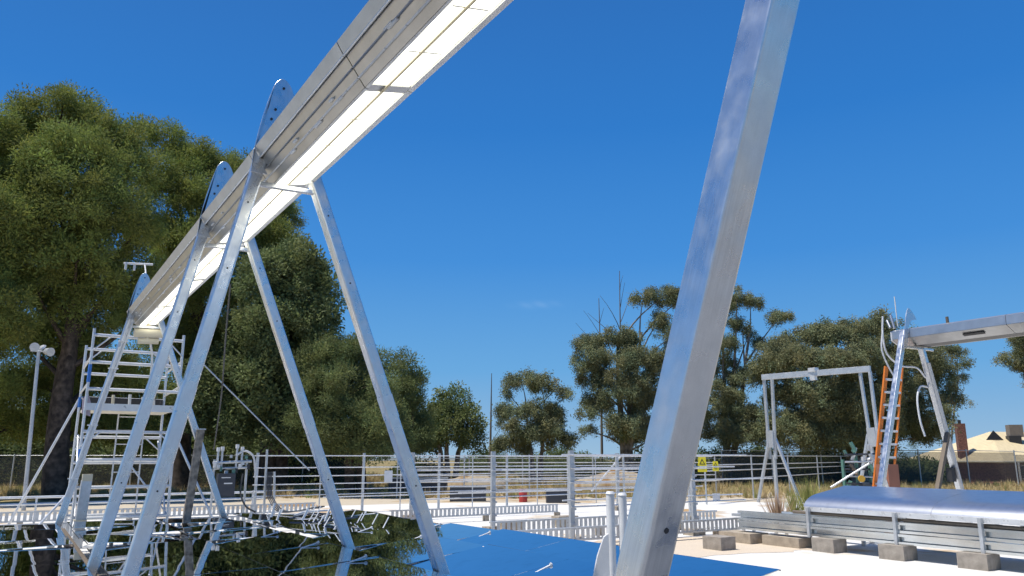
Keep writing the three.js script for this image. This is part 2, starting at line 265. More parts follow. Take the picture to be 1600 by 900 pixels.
// mirror rows: [x0, x1, far tilt, near tilt in degrees]
const rows = [[4.68, 5.82], [3.54, 4.66], [2.24, 3.34], [0.885, 2.2], [-0.5, 0.735], [-1.72, -0.54]];
const rowSay = ['outermost mirror row beside the white yard', 'second mirror row in from the white yard', 'mirror row between the A-frame right legs and the middle', 'mirror row directly under the receiver', 'mirror row just outside the A-frame left legs', 'outermost mirror row on the scaffold side'];
rows.forEach(([x0, x1], i) => {
  for (const far of [true, false]) {
    const za = far ? -10.965 : -4.75, zb = far ? -15.15 : -10.94, n = far ? 3 : 4, cx = (x0 + x1) / 2, len = (za - zb) / n, H = 0.5;
    const t = thing('mirror_row', (far ? 'far section of the ' : 'near section of the ') + rowSay[i], 'mirror', [cx, 0, (za + zb) / 2], 'flat mirror rows of the main collector');
    const base = far ? [3.4, -1.6, 1.8, -0.8, 1.2, 0][i] : [9, 9, 4.5, 1.5, 0.5, 0][i];
    for (let k = 0; k < n; k++) {
      const tl = (base + rr(-1, 1) * (far ? 2.6 : 0.35) - (!far && i === 1 ? [0, 0, 1.5, 5.5][k] : 0) - (!far && !i && k === 3 ? 3 : 0)) * R, m1 = za - k * len - 0.006, m0 = za - (k + 1) * len + 0.006, w = x1 - x0;
      const g = bx(0, 0, 0, w, 0.006, m1 - m0); g.rotateZ(tl).rotateX(rr(-1, 1) * (far ? 1.6 : 0.25) * R).translate(cx, H, (m0 + m1) / 2);
      obj('mirror_panel', g, far || i > 2 ? M.mirrorFar : M.mirror, t);
      const rim = [bx(-w / 2 - 0.003, 0, 0, 0.005, 0.012, m1 - m0), bx(w / 2 + 0.003, 0, 0, 0.005, 0.012, m1 - m0)].map(q => q.rotateZ(tl).translate(cx, H - 0.004, (m0 + m1) / 2));
      for (const q of rim) obj('edge_trim', q, M.cabinet, t);
      if (far && i < 2) for (let j = 0; j < 3; j++) { const x = x0 + 0.12 + (i === 1 ? 0.5 : 0.1) + rr(-0.1, 0.2), z = m0 + 0.2 + j * 0.42 + rr(-0.15, 0.15); obj('clip_rod', bar(V(x, H + 0.02, z), V(x + 0.10, H + 0.17, z - 0.03), 0.018, 0.01), M.alu, t); }
      if (!far && i < 3) { const z = m0 + 0.1, x = x1 - rr(0.05, 0.35); obj('clip_rod', [bar(V(x - 0.16, H + 0.012, z), V(x + 0.06, H + 0.06, z - 0.06), 0.02, 0.01), rod(V(x + 0.06, H + 0.06, z - 0.06), V(x + 0.075, H + 0.065, z - 0.065), 0.018, 8)], M.white, t); }
    }
    obj('torque_tube', rod(V(cx, H - 0.09, za), V(cx, H - 0.09, zb), 0.04, 8), M.galv, t);
    for (const z of [za - 0.3, (za + zb) / 2, zb + 0.3]) obj('stand', [bar(V(cx, 0.0, z), V(cx, H - 0.05, z), 0.06), bx(cx, 0.006, z, 0.2, 0.012, 0.2)], M.galv, t);
  }
});
for (const [x, l] of [[3.44, 'brown steel tie beam joining the right feet of the A-frames between mirror rows'], [0.81, 'brown steel tie beam joining the left feet of the A-frames between mirror rows']]) {
  const t = thing('tie_beam', l, 'beam', [x, 0, -10]);
  obj('beam', bar(V(x, 0.36, -4.3), V(x, 0.36, -15.3), x > 2 ? 0.17 : 0.12, 0.08), M.rust, t);
  for (const z of [-4.6, -11, -15]) obj('foot', bar(V(x, 0, z), V(x, 0.32, z), 0.06), M.galv, t);
}
{ // two white pipes standing by the foreground strut
  const t = thing('white_pipe_stand', 'two white capped plastic pipes standing beside the big foreground strut', 'pipe', [3.6, 0, -4.37]);
  for (const [x, z, h] of [[3.595, -4.37, 1.302], [3.663, -4.32, 1.292]]) { const p = obj('pipe', rod(V(x, 0, z), V(x, h, z), 0.03, 16), M.pvc, t); obj('cap', rod(V(x, h - 0.002, z), V(x, h + 0.015, z), 0.034, 16, 0.024), M.pvc, p); }
  const g = prism([[0, 0.8], [-0.10, 0.8], [-0.075, 0.93], [-0.035, 1.06], [0, 1.09]], -0.012, 0.012, 0.003); g.scale(1.2, 1, 1).rotateY(-YAW).translate(3.582, -0.05, -4.37); obj('gusset', g, M.pvc, t);
  obj('foot', bx(3.62, 0.35, -4.36, 0.18, 0.7, 0.05), M.pvc, t);
}

// ---- scaffold tower behind the far end of the receiver
{
  const t = thing('scaffold_tower', 'tall white aluminium scaffold tower with ladder frames by the tall pines', 'scaffold', [1.8, 0, -17.2]);
  const x0 = 1.02, x1 = 2.6, zs = [-16.3, -18.05], tops = [3.93, 3.82];
  zs.forEach((z, i) => {
    for (const x of [x0, x1]) { const u = obj('upright', rod(V(x, 0.06, z), V(x, tops[i], z), 0.026, 10), M.alu, t); obj('castor', rod(V(x - 0.02, 0.06, z), V(x + 0.02, 0.06, z), 0.06, 12), M.dark, u); }
    for (const h of [0.48, 1.02, 1.51, 2.02, 2.8, 3.3, 3.81]) obj('rung', rod(V(x0, h - i * 0.06, z), V(x1, h - i * 0.06, z), 0.031, 8), M.alu, t);
    for (const [xa, xb, ha, hb] of [[x0, x0 + 0.28, 3.5, 3.78], [x1, x1 - 0.28, 3.5, 3.78], [x0, x0 + 0.28, 1.75, 2.0], [x1, x1 - 0.28, 1.75, 2.0]]) obj('corner_brace', rod(V(xa, ha - i * 0.06, z + 0.03), V(xb, hb - i * 0.06, z + 0.03), 0.014, 7), M.alu, t);
    for (const x of [1.75, 2.25]) if (i) obj('ladder_stile', rod(V(x, 0.4, z + 0.07), V(x, 2.45, z + 0.07), 0.016, 7), M.alu, t);
  });
  for (let h = 0.7; h < 2.4; h += 0.28) obj('ladder_rung', rod(V(1.75, h, zs[1] + 0.07), V(2.25, h, zs[1] + 0.07), 0.012, 7), M.alu, t);
  const deck = obj('platform', bx(1.81, 2.46, -17.17, 1.52, 0.05, 1.76), M.cream, t);
  obj('platform_edge', [bx(1.81, 2.47, -16.27, 1.56, 0.13, 0.025)], M.alu, deck);
  obj('toe_board', [bx(1.81, 2.68, -17.9, 1.5, 0.15, 0.02)], M.dark, deck);
  for (const x of [x0, x1]) for (const h of [2.8, 3.3]) obj('guard_rail', rod(V(x, h + 0.1, zs[0]), V(x, h + 0.04, zs[1]), 0.02, 8), M.alu, t);
  for (const [x, ha, hb] of [[x0 + 0.04, 0.5, 2.0], [x1 - 0.04, 2.0, 0.5], [x1 - 0.04, 0.5, 1.9]]) obj('diagonal_brace', rod(V(x, ha, zs[0]), V(x, hb, zs[1]), 0.018, 8), M.alu, t);
  obj('diagonal_brace', rod(V(x1, 0.5, -16.36), V(x0 + 0.75, 1.55, -16.36), 0.016, 8), M.alu, t);
  const legs = [[V(x0, 2.75, -18.05), V(0.0, 0.05, -18.6)], [V(x1, 2.0, -16.3), V(3.5, 0.05, -15.75)], [V(x0 + 0.02, 1.1, -16.3), V(0.25, 0.05, -16.0)]];
  for (const [a, b] of legs) { const o = obj('outrigger', rod(a, b, 0.024, 8), M.alu, t); obj('foot_pad', bx(b.x, 0.025, b.z, 0.14, 0.05, 0.14), M.dark, o); }
  for (const [x, z, a, b] of [[x0, -16.3, 2.92, 3.25], [x0, -18.05, 2.55, 2.75], [x0, -16.3, 1.55, 1.7]]) obj('blue_tape', rod(V(x, a, z), V(x, b, z), 0.032, 10), M.blue, t);
  obj('hanging_cloth', prism([[0.98, 2.35], [1.12, 2.3], [1.1, 2.55], [1.04, 2.72], [0.97, 2.6]], -16.36, -16.34, 0.004), M.lilac, t);
}
{ const t = thing('tool_bundle', 'small dark tools and bottles standing on the scaffold platform', 'tools', [1.9, 2.485, -17.2]);
  for (const [x, h, m] of [[1.55, 0.28, M.cream], [1.85, 0.3, M.hose], [2.1, 0.26, M.alu], [2.16, 0.24, M.dark], [2.3, 0.2, M.hose], [2.42, 0.22, M.dark]]) obj('tool', rod(V(x, 2.485, -17.2), V(x + rr(-0.02, 0.02), 2.485 + h, -17.2), 0.028, 8), m, t);
  tag(obj('blue_tray', bx(1.83, 2.535, -16.9, 0.2, 0.07, 0.12), M.blue), 'small blue tray lying on the scaffold platform edge', 'tray'); }
{ const t = thing('weather_boom', 'short white sensor boom on the receiver end plate against the dark pines', 'sensor', [1.7, 4.8, -15.9]);
  obj('arm', rod(V(1.36, 5.18, -16.0), V(1.86, 5.2, -15.9), 0.02, 8), M.white, t); obj('mast', rod(V(1.72, 4.8, -15.44), V(1.72, 5.2, -15.95), 0.014, 7), M.white, t);
  for (const x of [1.4, 1.55]) obj('sensor_cup', rod(V(x, 5.06, -15.98), V(x, 5.2, -15.98), 0.022, 8), M.white, t); }
{ const t = thing('floodlight_pole', 'thin grey pole topped by two round floodlights beside the scaffold', 'pole', [0.45, 0, -28.1]);
  obj('mast', rod(V(0.45, 0, -28.1), V(0.3, 4.8, -28.1), 0.065, 10, 0.05), M.galv, t);
  for (const [dx, dy, dz] of [[-0.08, 0.16, 0.1], [0.2, 0.05, 0.06], [0.05, 0.2, -0.1]]) { const h = obj('lamp_head', rod(V(0.3 + dx, 4.75 + dy, -28.1 + dz), V(0.3 + dx * 1.6, 4.72 + dy, -28.0 + dz * 2.2), 0.10, 12, 0.14), M.galv, t); } 
  obj('cross_arm', rod(V(0.08, 4.8, -28.1), V(0.56, 4.8, -28.1), 0.025, 7), M.galv, t); }
{ const t = thing('steel_post', 'worn brown-grey square post standing beside the farthest A-frame', 'post', [2.8, 0, -14.8]);
  obj('shaft', bar(V(2.72, 0, -15.2), V(2.86, 2.05, -15.2), 0.13, 0.11, 0.1), M.timber, t); obj('cap_plate', bx(2.86, 2.06, -15.2, 0.16, 0.02, 0.14), M.galv, t); }
{ const t = thing('stub_post', 'short square steel post with pale cap left of the scaffold', 'post', [1.0, 0, -15.6]);
  obj('shaft', bar(V(1.12, 0, -16.0), V(1.16, 1.15, -16.0), 0.17, 0.13, 0.1), M.galv, t); obj('cap_block', bx(1.165, 1.2, -16.0, 0.16, 0.12, 0.14), M.cream, t); obj('collar', bx(1.13, 0.42, -16.0, 0.2, 0.12, 0.16), M.cream, t); }
tag(obj('guy_rod', rod(V(2.72, 3.42, -15.5), V(5.1, 1.3, -15.7), 0.013, 6), M.galv), 'thin grey stay rod slanting from the farthest A-frame to the railing', 'stay rod');
tag(obj('hanging_cable', pipe([[2.36, 4.0, -11.3], [2.5, 3.4, -12], [2.8, 2.6, -13.4], [3.2, 1.7, -15.6]], 0.012, 24, 6), M.cable), 'black cable hanging from the receiver down to the valve manifold', 'cable');

// ---- valve manifold behind the far A-frame
{
  const t = thing('valve_manifold', 'pipework manifold with upright valves and white fittings above a dark cabinet', 'manifold', [4.75, 0, -20.7]);
  const Z = -20.7;
  obj('header_pipe', [rod(V(4.25, 1.42, Z), V(5.2, 1.46, Z), 0.035, 9), rod(V(4.3, 1.28, Z), V(5.1, 1.3, Z), 0.03, 9)], M.galv, t);
  for (const [x, h] of [[4.36, 1.78], [4.46, 1.8], [4.82, 1.86], [4.95, 1.8]]) { const v = obj('valve', [rod(V(x, 1.3, Z), V(x, h, Z), 0.028, 8)], M.galv, t); obj('cap', rod(V(x, h - 0.08, Z), V(x, h + 0.02, Z), 0.045, 9), M.white, v); }
  for (let k = 0; k < 12; k++) { const x = 4.3 + k * 0.075; obj('fitting', bx(x, rr(1.15, 1.6), Z + rr(-0.05, 0.08), rr(0.04, 0.08), rr(0.05, 0.12), 0.06), [M.white, M.galv, M.green, M.dark][k % 4], t); }
  obj('goose_neck', pipe([[4.8, 1.6, Z], [5.0, 1.72, Z], [5.22, 1.6, Z], [5.3, 1.3, Z], [5.32, 1.05, Z]], 0.028), M.hose, t);
  obj('loop_hose', pipe([[4.98, 1.15, Z + 0.1], [4.95, 0.7, Z + 0.12], [5.1, 0.35, Z + 0.15], [5.35, 0.2, Z + 0.15]], 0.022), M.cable, t);
  for (const x of [4.3, 5.1]) obj('frame_leg', bar(V(x, 0, Z - 0.06), V(x, 1.5, Z - 0.06), 0.05), M.galv, t);
  const c = obj('cabinet', bx(4.58, 0.88, Z + 0.05, 0.42, 0.56, 0.25), M.cabinet, t); obj('label_plate', bx(4.62, 0.92, Z + 0.178, 0.2, 0.03, 0.006), M.white, c); obj('label_plate', bx(4.56, 1.06, Z + 0.178, 0.22, 0.02, 0.006), M.white, c);
}
{ const t = thing('cable_riser', 'grey slotted riser crammed with conduits, spilling down onto the mirrors', 'cable riser', [5.5, 0, -20.2]);
  obj('back_channel', [bar(V(5.46, 0.1, -20.2), V(5.44, 1.75, -20.2), 0.05), bar(V(5.72, 0.1, -20.2), V(5.66, 1.2, -20.2), 0.05)], M.galv, t);
  for (let k = 0; k < 4; k++) obj('conduit', pipe([[5.48 + k * 0.035, 1.2, -20.12], [5.47 + k * 0.036, 0.7, -20.1], [5.55 + k * 0.05, 0.35, -19.7], [5.3 + k * 0.09, 0.56, -15.6 - k * 0.15]], 0.015, 16, 6), M.cabinet, t); }
{ const t = thing('hose_tangle', 'tangle of white and grey hoses and fittings lying across the mirrors by the far A-frame', 'hoses', [4.6, 0.5, -13.4]);
  for (let k = 0; k < 3; k++) { const x = rr(3.7, 4.8), z = rr(-14.6, -12.2); obj('hose', pipe([[x, 0.53, z], [x + 0.25, 0.56, z - 0.2], [x + 0.55, 0.55 + rr(0, 0.08), z - 0.35], [x + 0.9, 0.54, z - rr(0.4, 0.9)]], rr(0.012, 0.02), 14, 6), k % 2 ? M.hose : M.cabinet, t); }
  for (let k = 0; k < 4; k++) { const x = rr(3.8, 5.0), z = rr(-14.2, -12.6); obj('fitting', bar(V(x, 0.53, z), V(x + rr(0.02, 0.1), rr(0.68, 0.8), z), 0.03), k % 2 ? M.alu : M.white, t); } }

// ---- slotted trays, pipe racks, railings
function slotTray(x0, x1, z, h0, h1, label) {
  const t = thing('slotted_tray', label, 'cable tray', [(x0 + x1) / 2, 0, z]);
  obj('top_flange', bx((x0 + x1) / 2, h1, z, x1 - x0, 0.03, 0.09), M.galv, t); obj('bottom_flange', bx((x0 + x1) / 2, h0, z, x1 - x0, 0.03, 0.09), M.galv, t);
  const g = []; for (let x = x0 + 0.05; x < x1; x += 0.115) g.push(bx(x, (h0 + h1) / 2, z + 0.03, 0.068, h1 - h0 - 0.032, 0.012));
  const web = obj('slotted_web', g, M.galv, t); web.userData.kind = 'stuff';
  for (let x = x0 + 0.4; x < x1; x += 2.2) obj('foot', bx(x, h0 / 2 - 0.008, z, 0.12, h0 - 0.016, 0.12), M.blockTan, t);
  return t;
}
slotTray(7.2, 13.6, -11.3, 0.14, 0.34, 'near slotted steel tray crossing behind the foreground strut');
slotTray(7.7, 13.7, -12.9, 0.16, 0.36, 'slotted steel tray just behind the near one, ending at the concrete blocks');
slotTray(7.6, 12.4, -17.3, 0.15, 0.33, 'farther slotted steel tray beyond the blue mirrors');
slotTray(-3.5, 5.6, -17.3, 0.12, 0.34, 'slotted steel tray running behind the A-frames and scaffold');
slotTray(-4.5, 7.0, -20.9, 0.16, 0.36, 'farthest slotted steel tray behind the scaffold and valve manifold');
function rack(z, xs, rails, label, extra = []) {
  const t = thing('pipe_rack', label, 'rack', [xs[0], 0, z], 'post and rail racks across the yard');
  for (const x of xs) { const p = obj('post', bar(V(x, 0, z), V(x, 1.68, z), 0.1, 0.06, 0.08), M.galv, t); obj('post_foot', bx(x, 0.06, z - 0.02, 0.34, 0.12, 0.3), M.blockTan, p); for (const h of [0.35, 0.62, 0.9, 1.18, 1.4]) obj('bracket', bx(x, h, z + 0.045, 0.13, 0.04, 0.03), M.galv, p); }
  for (const [h, a, b, dh] of rails) obj('rail', rod(V(a, h, z + 0.055), V(b, h + (dh ?? 0), z + 0.055), 0.014, 8), M.alu, t);
  return t;
}
rack(-11.88, [8.85, 11.98], [[1.6, 8.6, 13.6], [1.36, 8.8, 13.2], [1.1, 8.8, 14.4], [0.78, 8.6, 13.4], [0.66, 8.8, 13.5]], 'nearest post and rail rack, one post seen either side of the foreground strut');
rack(-14.58, [8.77, 14.6], [[1.58, 8.6, 15.4], [1.28, 8.7, 15.2], [0.84, 7.9, 15.0], [0.72, 7.0, 13.4, 0.03]], 'second post and rail rack, behind the nearest one');
rack(-18.6, [8.75, 15.6], [[1.22, 8.7, 16.2], [0.98, 8.7, 16.0], [0.62, 6.4, 14.2]], 'third post and rail rack, with a low rail reaching past the A-frame leg');
{
  const t = thing('tube_railing', 'long six-bar tube railing along the back of the yard', 'railing', [13, 0, -22.0]);
  for (const x of [5.7, 8.8, 11.3, 13.8, 16.3, 18.8, 21.3]) obj('post', bar(V(x, 0, -22.06), V(x, 1.68, -22.06), 0.07, 0.05), M.galv, t);
  for (const x of [7.5, 10.0, 12.5, 15.0, 17.5]) obj('thin_post', rod(V(x, 0, -22.05), V(x, 1.58, -22.05), 0.018, 7), M.galv, t);
  for (const h of [1.6, 1.27, 1.04, 0.82, 0.66, 0.52]) obj('rail', rod(V(5.6, h, -22), V(21.4, h + 0.01, -22), 0.014, 8), M.alu, t);
  tag(obj('notice_board', bx(9.55, 1.0, -21.95, 0.26, 0.34, 0.012), M.white), 'small white notice fixed to the tube railing', 'sign');
  tag(obj('notice_board', bx(15.45, 0.55, -14.5, 0.26, 0.2, 0.012), M.white), 'small white notice low on the rails below the yellow signs', 'sign');
}
{
  const t = thing('low_railing', 'low white two-bar railing behind the scaffold foot', 'railing', [1, 0, -22.3]);
  for (let x = -4.5; x <= 5.9; x += 1.7) obj('post', rod(V(x, 0, -22.3), V(x, 0.64, -22.3), 0.025, 7), M.alu, t);
  for (const h of [0.62, 0.46]) obj('rail', rod(V(-4.7, h, -22.3), V(6.0, h, -22.3), 0.03, 8), M.alu, t);
}
function paddockRail(a, b, label, hs) {
  const [ax, az] = L(...a), [bx_, bz] = L(...b), t = thing('paddock_railing', label, 'railing', [ax, 0, az]);
  for (const h of hs) obj('rail', rod(V(ax, h, az), V(bx_, h, bz), 0.02, 7), M.alu, t);
  const n = 5; for (let k = 0; k <= n; k++) obj('post', rod(V(ax + (bx_ - ax) * k / n, 0, az + (bz - az) * k / n), V(ax + (bx_ - ax) * k / n, 1.66, az + (bz - az) * k / n), 0.03, 7), M.galv, t);
}
paddockRail([6.6, 27], [20.4, 46], 'four-bar stock railing running away between the gantry feet', [1.62, 1.3, 1.1, 0.78]);
paddockRail([-4.5, 31], [8.5, 33], 'pale stock railing beyond the tube railing in the middle', [1.35, 1.1, 0.85, 0.6]);

// ---- yellow warning signs on the rails
function warn(x, y, z, w, h, label) {
  const t = thing('warning_sign', label, 'sign', [x, y - h / 2, z], 'yellow warning signs on the rails');
  const f = -YAW, place = g => { g.rotateY(f).translate(x, y, z); return g; };
  const s = new THREE.Shape([[-w / 2, -h / 2], [w / 2, -h / 2], [w * 0.4, h / 2], [-w * 0.4, h / 2]].map(p => new THREE.Vector2(...p)));
  const p = obj('plate', place(fin(new THREE.ExtrudeGeometry(s, { depth: 0.012, bevelEnabled: false }))), M.yellow, t);
  const tri = new THREE.Shape([[-0.32 * w, -0.02 * h], [0.32 * w, -0.02 * h], [0, 0.36 * h]].map(q => new THREE.Vector2(...q))); tri.holes.push(new THREE.Path([[-0.2 * w, 0.03 * h], [0, 0.26 * h], [0.2 * w, 0.03 * h]].map(q => new THREE.Vector2(...q))));
  obj('warning_triangle', place(fin(new THREE.ExtrudeGeometry(tri, { depth: 0.004, bevelEnabled: false }).translate(0, 0, 0.012))), M.dark, p);
  obj('text_bar', [place(bx(0, -0.16 * h, 0.014, w * 0.55, 0.045 * h, 0.004)), place(bx(0, -0.28 * h, 0.014, w * 0.45, 0.04 * h, 0.004))], M.dark, p);
}
{ const [x, z] = L(5.55, 23.0), [x2, z2] = L(6.35, 24.6); warn(x, 1.36, z, 0.27, 0.44, 'larger yellow warning sign right beside the foreground strut'); warn(x2, 1.29, z2, 0.2, 0.3, 'smaller yellow warning sign next to the larger one on the rails'); }

// ---- concrete blocks and the right-hand mirror rack standing on them
const blk = thing('concrete_block', 'concrete block nearest the viewer under the end of the galvanised beams', 'block', [11.85, 0, -6.2], 'concrete blocks under the beams');
obj('body', bx(11.85, 0.11, -6.2, 0.36, 0.22, 0.42), M.block, blk);
for (const [x, z, l] of [[11.85, -7.42, 'second concrete block along, between the nearest and the leaning weeds'], [11.82, -8.62, 'third concrete block along under the galvanised beams'], [10.5, -9.85, 'concrete block standing alone at the foot of the rack post'], [11.85, -4.9, 'concrete block under the beams at the right edge of view']]) copy(blk, [x, 0, z], l);
tag(obj('tan_sleeper', bx(11.8, 0.09, -10.45, 0.5, 0.18, 0.75), M.blockTan), 'long tan stone sleeper behind the lone concrete block', 'sleeper', 'tan stone sleepers');
tag(obj('tan_sleeper', bx(11.95, 0.085, -9.55, 0.46, 0.17, 0.8), M.blockTan), 'long tan stone sleeper nearer the mirror rack', 'sleeper', 'tan stone sleepers');
tag(obj('tan_sleeper', bx(9.0, 0.12, -14.2, 0.5, 0.24, 0.3), M.blockTan), 'squat tan stone pad at the foot of the second rack', 'sleeper', 'tan stone sleepers');
tag(obj('tan_sleeper', bx(10.9, 0.12, -14.9, 0.55, 0.24, 0.3), M.blockTan), 'tan stone pad in the white yard right of the second rack post', 'sleeper', 'tan stone sleepers');
{
  const t = thing('mirror_rack', 'long curved blue reflective trough on galvanised channel beams at the right', 'mirror rack', [12, 0.18, -6]);
  const ch = (h0, h1, xo) => [bx(11.9 + xo, (h0 + h1) / 2, -5.9, 0.01, h1 - h0 - 0.03, 9.4), bx(11.86 + xo, h1 - 0.01, -5.9, 0.09, 0.014, 9.4), bx(11.86 + xo, h0 + 0.01, -5.9, 0.09, 0.014, 9.4), bx(11.818 + xo, h1 - 0.026, -5.9, 0.007, 0.03, 9.4), bx(11.818 + xo, h0 + 0.028, -5.9, 0.007, 0.03, 9.4)];
  obj('channel_beam', ch(0.224, 0.385, 0), M.channel, t); obj('channel_beam', ch(0.392, 0.56, 0.03), M.channel, t);
  obj('rear_beam', ch(0.19, 0.5, 1.3), M.channel, t);
  for (const z of [-9.0, -7.4, -6.1, -4.6, -3.2]) obj('upright', bar(V(11.83, 0.2, z), V(11.83, 0.70, z), 0.07, 0.05), M.galv, t);
  for (const z of [-8.8, -6.1, -3.2]) obj('rear_upright', bar(V(13.05, 0.0, z), V(13.05, 0.9, z), 0.06), M.galv, t);
  const tilt = 8 * R;
  const arc = []; for (let k = 0; k <= 12; k++) { const a = k / 12, b = 1 - a; arc.push([b * b * 11.88 + 2 * a * b * 11.96 + a * a * 12.3, b * b * 0.71 + 2 * a * b * 0.87 + a * a * 0.92]); }
  for (let k = 1; k <= 6; k++) arc.push([12.3 + k * 0.135, 0.92 + k * 0.0205]);
  const skin = [...arc, ...arc.map(([x, y]) => [x + 0.004, y - 0.008]).reverse()];
  for (let k = 0; k < 3; k++) obj('curved_sheet', smooth(prism(skin, -9.12 + k * 2.283, -9.12 + k * 2.283 + 2.277)), M.trough, t);
  obj('front_lip', bx(11.885, 0.665, -5.7, 0.02, 0.07, 6.8), M.alu, t);
  for (const z of [-7.35, -4.95]) { const w = obj('pulley', rod(V(11.93, 0.63, z), V(11.97, 0.63, z), 0.07, 18), M.white, t); obj('hub', rod(V(11.925, 0.63, z), V(11.975, 0.63, z), 0.028, 12), M.galv, w); }
  for (const z of [-6.9, -6.0]) obj('junction_box', bx(11.98, 0.585, z, 0.06, 0.06, 0.22), M.white, t);
  obj('drive_pipe', rod(V(11.95, 0.60, -9.4), V(11.95, 0.57, -2.5), 0.03, 8), M.rust, t);
}
{ const t = thing('rear_mirror_rack', 'strip of blue mirror just showing behind the long curved trough', 'mirror rack', [14.6, 0, -5]);
  const g = bx(0, 0, 0, 1.1, 0.008, 5.0); g.rotateZ(0.12).translate(14.9, 0.93, -4.4); obj('mirror_panel', g, M.mirror, t);
  for (const z of [-7.4, -5, -3]) obj('upright', bar(V(14.9, 0, z), V(14.9, 0.9, z), 0.06), M.galv, t); }
{ const t = thing('metal_trestle', 'small flat metal trestle between the slotted trays and the mirror rack', 'trestle', [12.9, 0, -10.7]);
  obj('top_plate', bx(12.7, 0.42, -10.7, 0.5, 0.05, 1.2), M.galv, t); for (const [x, z] of [[12.55, -10.3], [12.85, -11.1], [12.55, -11.1], [12.85, -10.3]]) obj('leg', bar(V(x, 0, z), V(x, 0.4, z), 0.05), M.galv, t);
  tag(obj('cross_tray', bx(13.6, 0.34, -9.9, 2.2, 0.06, 0.3), M.channel), 'flat galvanised cross channel behind the mirror rack end', 'channel'); }

// ---- second receiver at the right, its end frame, ladder, hoses
{
  const t = thing('solar_receiver', 'unlit silver receiver trough on the right, seen from its end frame', 'solar receiver', [15.9, 3.8, -6]);
  const O = a => a.map(([x, y]) => [x - 0.5, y - 0.08]), E = -9.3;
  for (let k = 0; k < 4; k++) { const a = E + (k + 1) * SEG - 0.004, b = E + k * SEG + 0.004;
    const s = obj('upper_cover', prism(O([[15.95, 4.07], [15.96, 4.24], [16.02, 4.27], [16.5, 4.31], [16.98, 4.27], [17.05, 4.24], [17.06, 4.07], [17.04, 4.07], [17.03, 4.23], [16.97, 4.255], [16.5, 4.295], [16.03, 4.255], [15.98, 4.23], [15.97, 4.07]]), b, a), M.hoodTop, t);
    const lo = obj('lower_panel', prism(O([[15.952, 4.066], [16.25, 3.93], [16.262, 3.94], [15.966, 4.068]]), b, a), M.hood, t);
    obj('aperture_glass', prism(O([[16.27, 3.935], [16.72, 3.935], [16.72, 3.945], [16.27, 3.945]]), b, a), M.cabinet, t);
    obj('far_panel', prism(O([[17.05, 4.066], [16.75, 3.93], [16.738, 3.94], [17.03, 4.068]]), b, a), M.hood, t);
    if (k < 2) obj('top_pin', rod(V(15.56, 4.19, (a + b) / 2), V(15.56, 4.32, (a + b) / 2), 0.03, 8), M.rust, s);
    if (!k) obj('maker_plate', bar(V(15.575, 3.912, -7.9), V(15.575, 3.912, -7.5), 0.08, 0.012, 0.1, V(-0.4, -0.9, 0)), M.dark, lo);
  }
  obj('end_cap', prism(O([[15.96, 4.05], [16.27, 3.93], [16.74, 3.93], [17.05, 4.07], [17.04, 4.23], [16.97, 4.26], [16.5, 4.3], [16.03, 4.26], [15.965, 4.24]]), E - 0.04, E - 0.005), M.alu, t);
  for (const [x, h] of [[15.6, 4.55], [15.45, 4.42]]) obj('vent_stub', rod(V(x, 4.25, E - 0.02), V(x + 0.04, h, E - 0.1), 0.03, 7), M.hoodTop, t);
  obj('aerial', rod(V(15.7, 4.3, E), V(15.7, 4.95, E), 0.012, 6), M.white, t);
}
{
  const z = -9.0, zr = V(0, 0, 1), t = thing('receiver_support_frame', 'A-frame at the end of the right-hand receiver, beside the orange ladder', 'support frame', [15.4, 0, z]);
  obj('leg', bar(V(13.62, 0.012, z), V(15.38, 4.12, z), 0.11, 0.11, 0.14, zr), M.strut, t); obj('leg', bar(V(17.07, 0.012, z), V(15.98, 3.8, z), 0.11, 0.11, 0.14, zr), M.strut, t);
  const s = new THREE.Shape(); s.moveTo(15.2, 3.75); s.lineTo(15.33, 4.15); s.quadraticCurveTo(15.44, 4.56, 15.54, 4.62); s.quadraticCurveTo(15.64, 4.62, 15.8, 4.40); s.lineTo(15.6, 4.36); s.lineTo(15.44, 4.18); s.lineTo(15.40, 3.9); s.lineTo(15.30, 3.75); s.closePath();
  obj('head_plate', fin(new THREE.ExtrudeGeometry(s, { depth: 0.014, bevelEnabled: false }).translate(0, 0, z + 0.057)), M.strut, t);
  obj('saddle', bar(V(15.35, 3.80, z), V(16.4, 3.80, z), 0.06, 0.05), M.strut, t);
  for (const x of [13.62, 17.07]) obj('base_plate', bx(x, 0.008, z, 0.26, 0.016, 0.24), M.galv, t);
  obj('brace', bar(V(14.2, 1.35, z - 0.06), V(15.3, 0.02, -9.4), 0.05), M.alu, t);
  obj('conduit', pipe([[16.05, 3.5, z + 0.08], [16.22, 2.9, z + 0.08], [16.5, 1.9, z + 0.08], [16.85, 0.6, z + 0.08]], 0.035, 16, 7), M.hose, t);
}
{ const t = thing('receiver_hose', 'white hoses looping from the right-hand receiver end to its A-frame', 'hose', [15.8, 3.4, -9.4]);
  obj('hose', pipe([[15.35, 4.5, -9.4], [15.36, 4.1, -9.45], [15.45, 3.7, -9.45], [15.65, 3.45, -9.3], [15.9, 3.4, -9.1], [16.1, 3.2, -9.05]], 0.019, 26, 7), M.pvc, t);
  obj('hose', pipe([[15.3, 4.2, -9.4], [15.27, 3.8, -9.45], [15.4, 3.5, -9.45], [15.55, 3.2, -9.4]], 0.017, 20, 7), M.pvc, t);
  obj('hose', pipe([[16.15, 3.0, -9.05], [15.98, 3.02, -9.1], [15.84, 2.8, -9.12], [15.84, 2.3, -9.12], [15.92, 1.98, -9.1]], 0.02, 20, 7), M.pvc, t); }
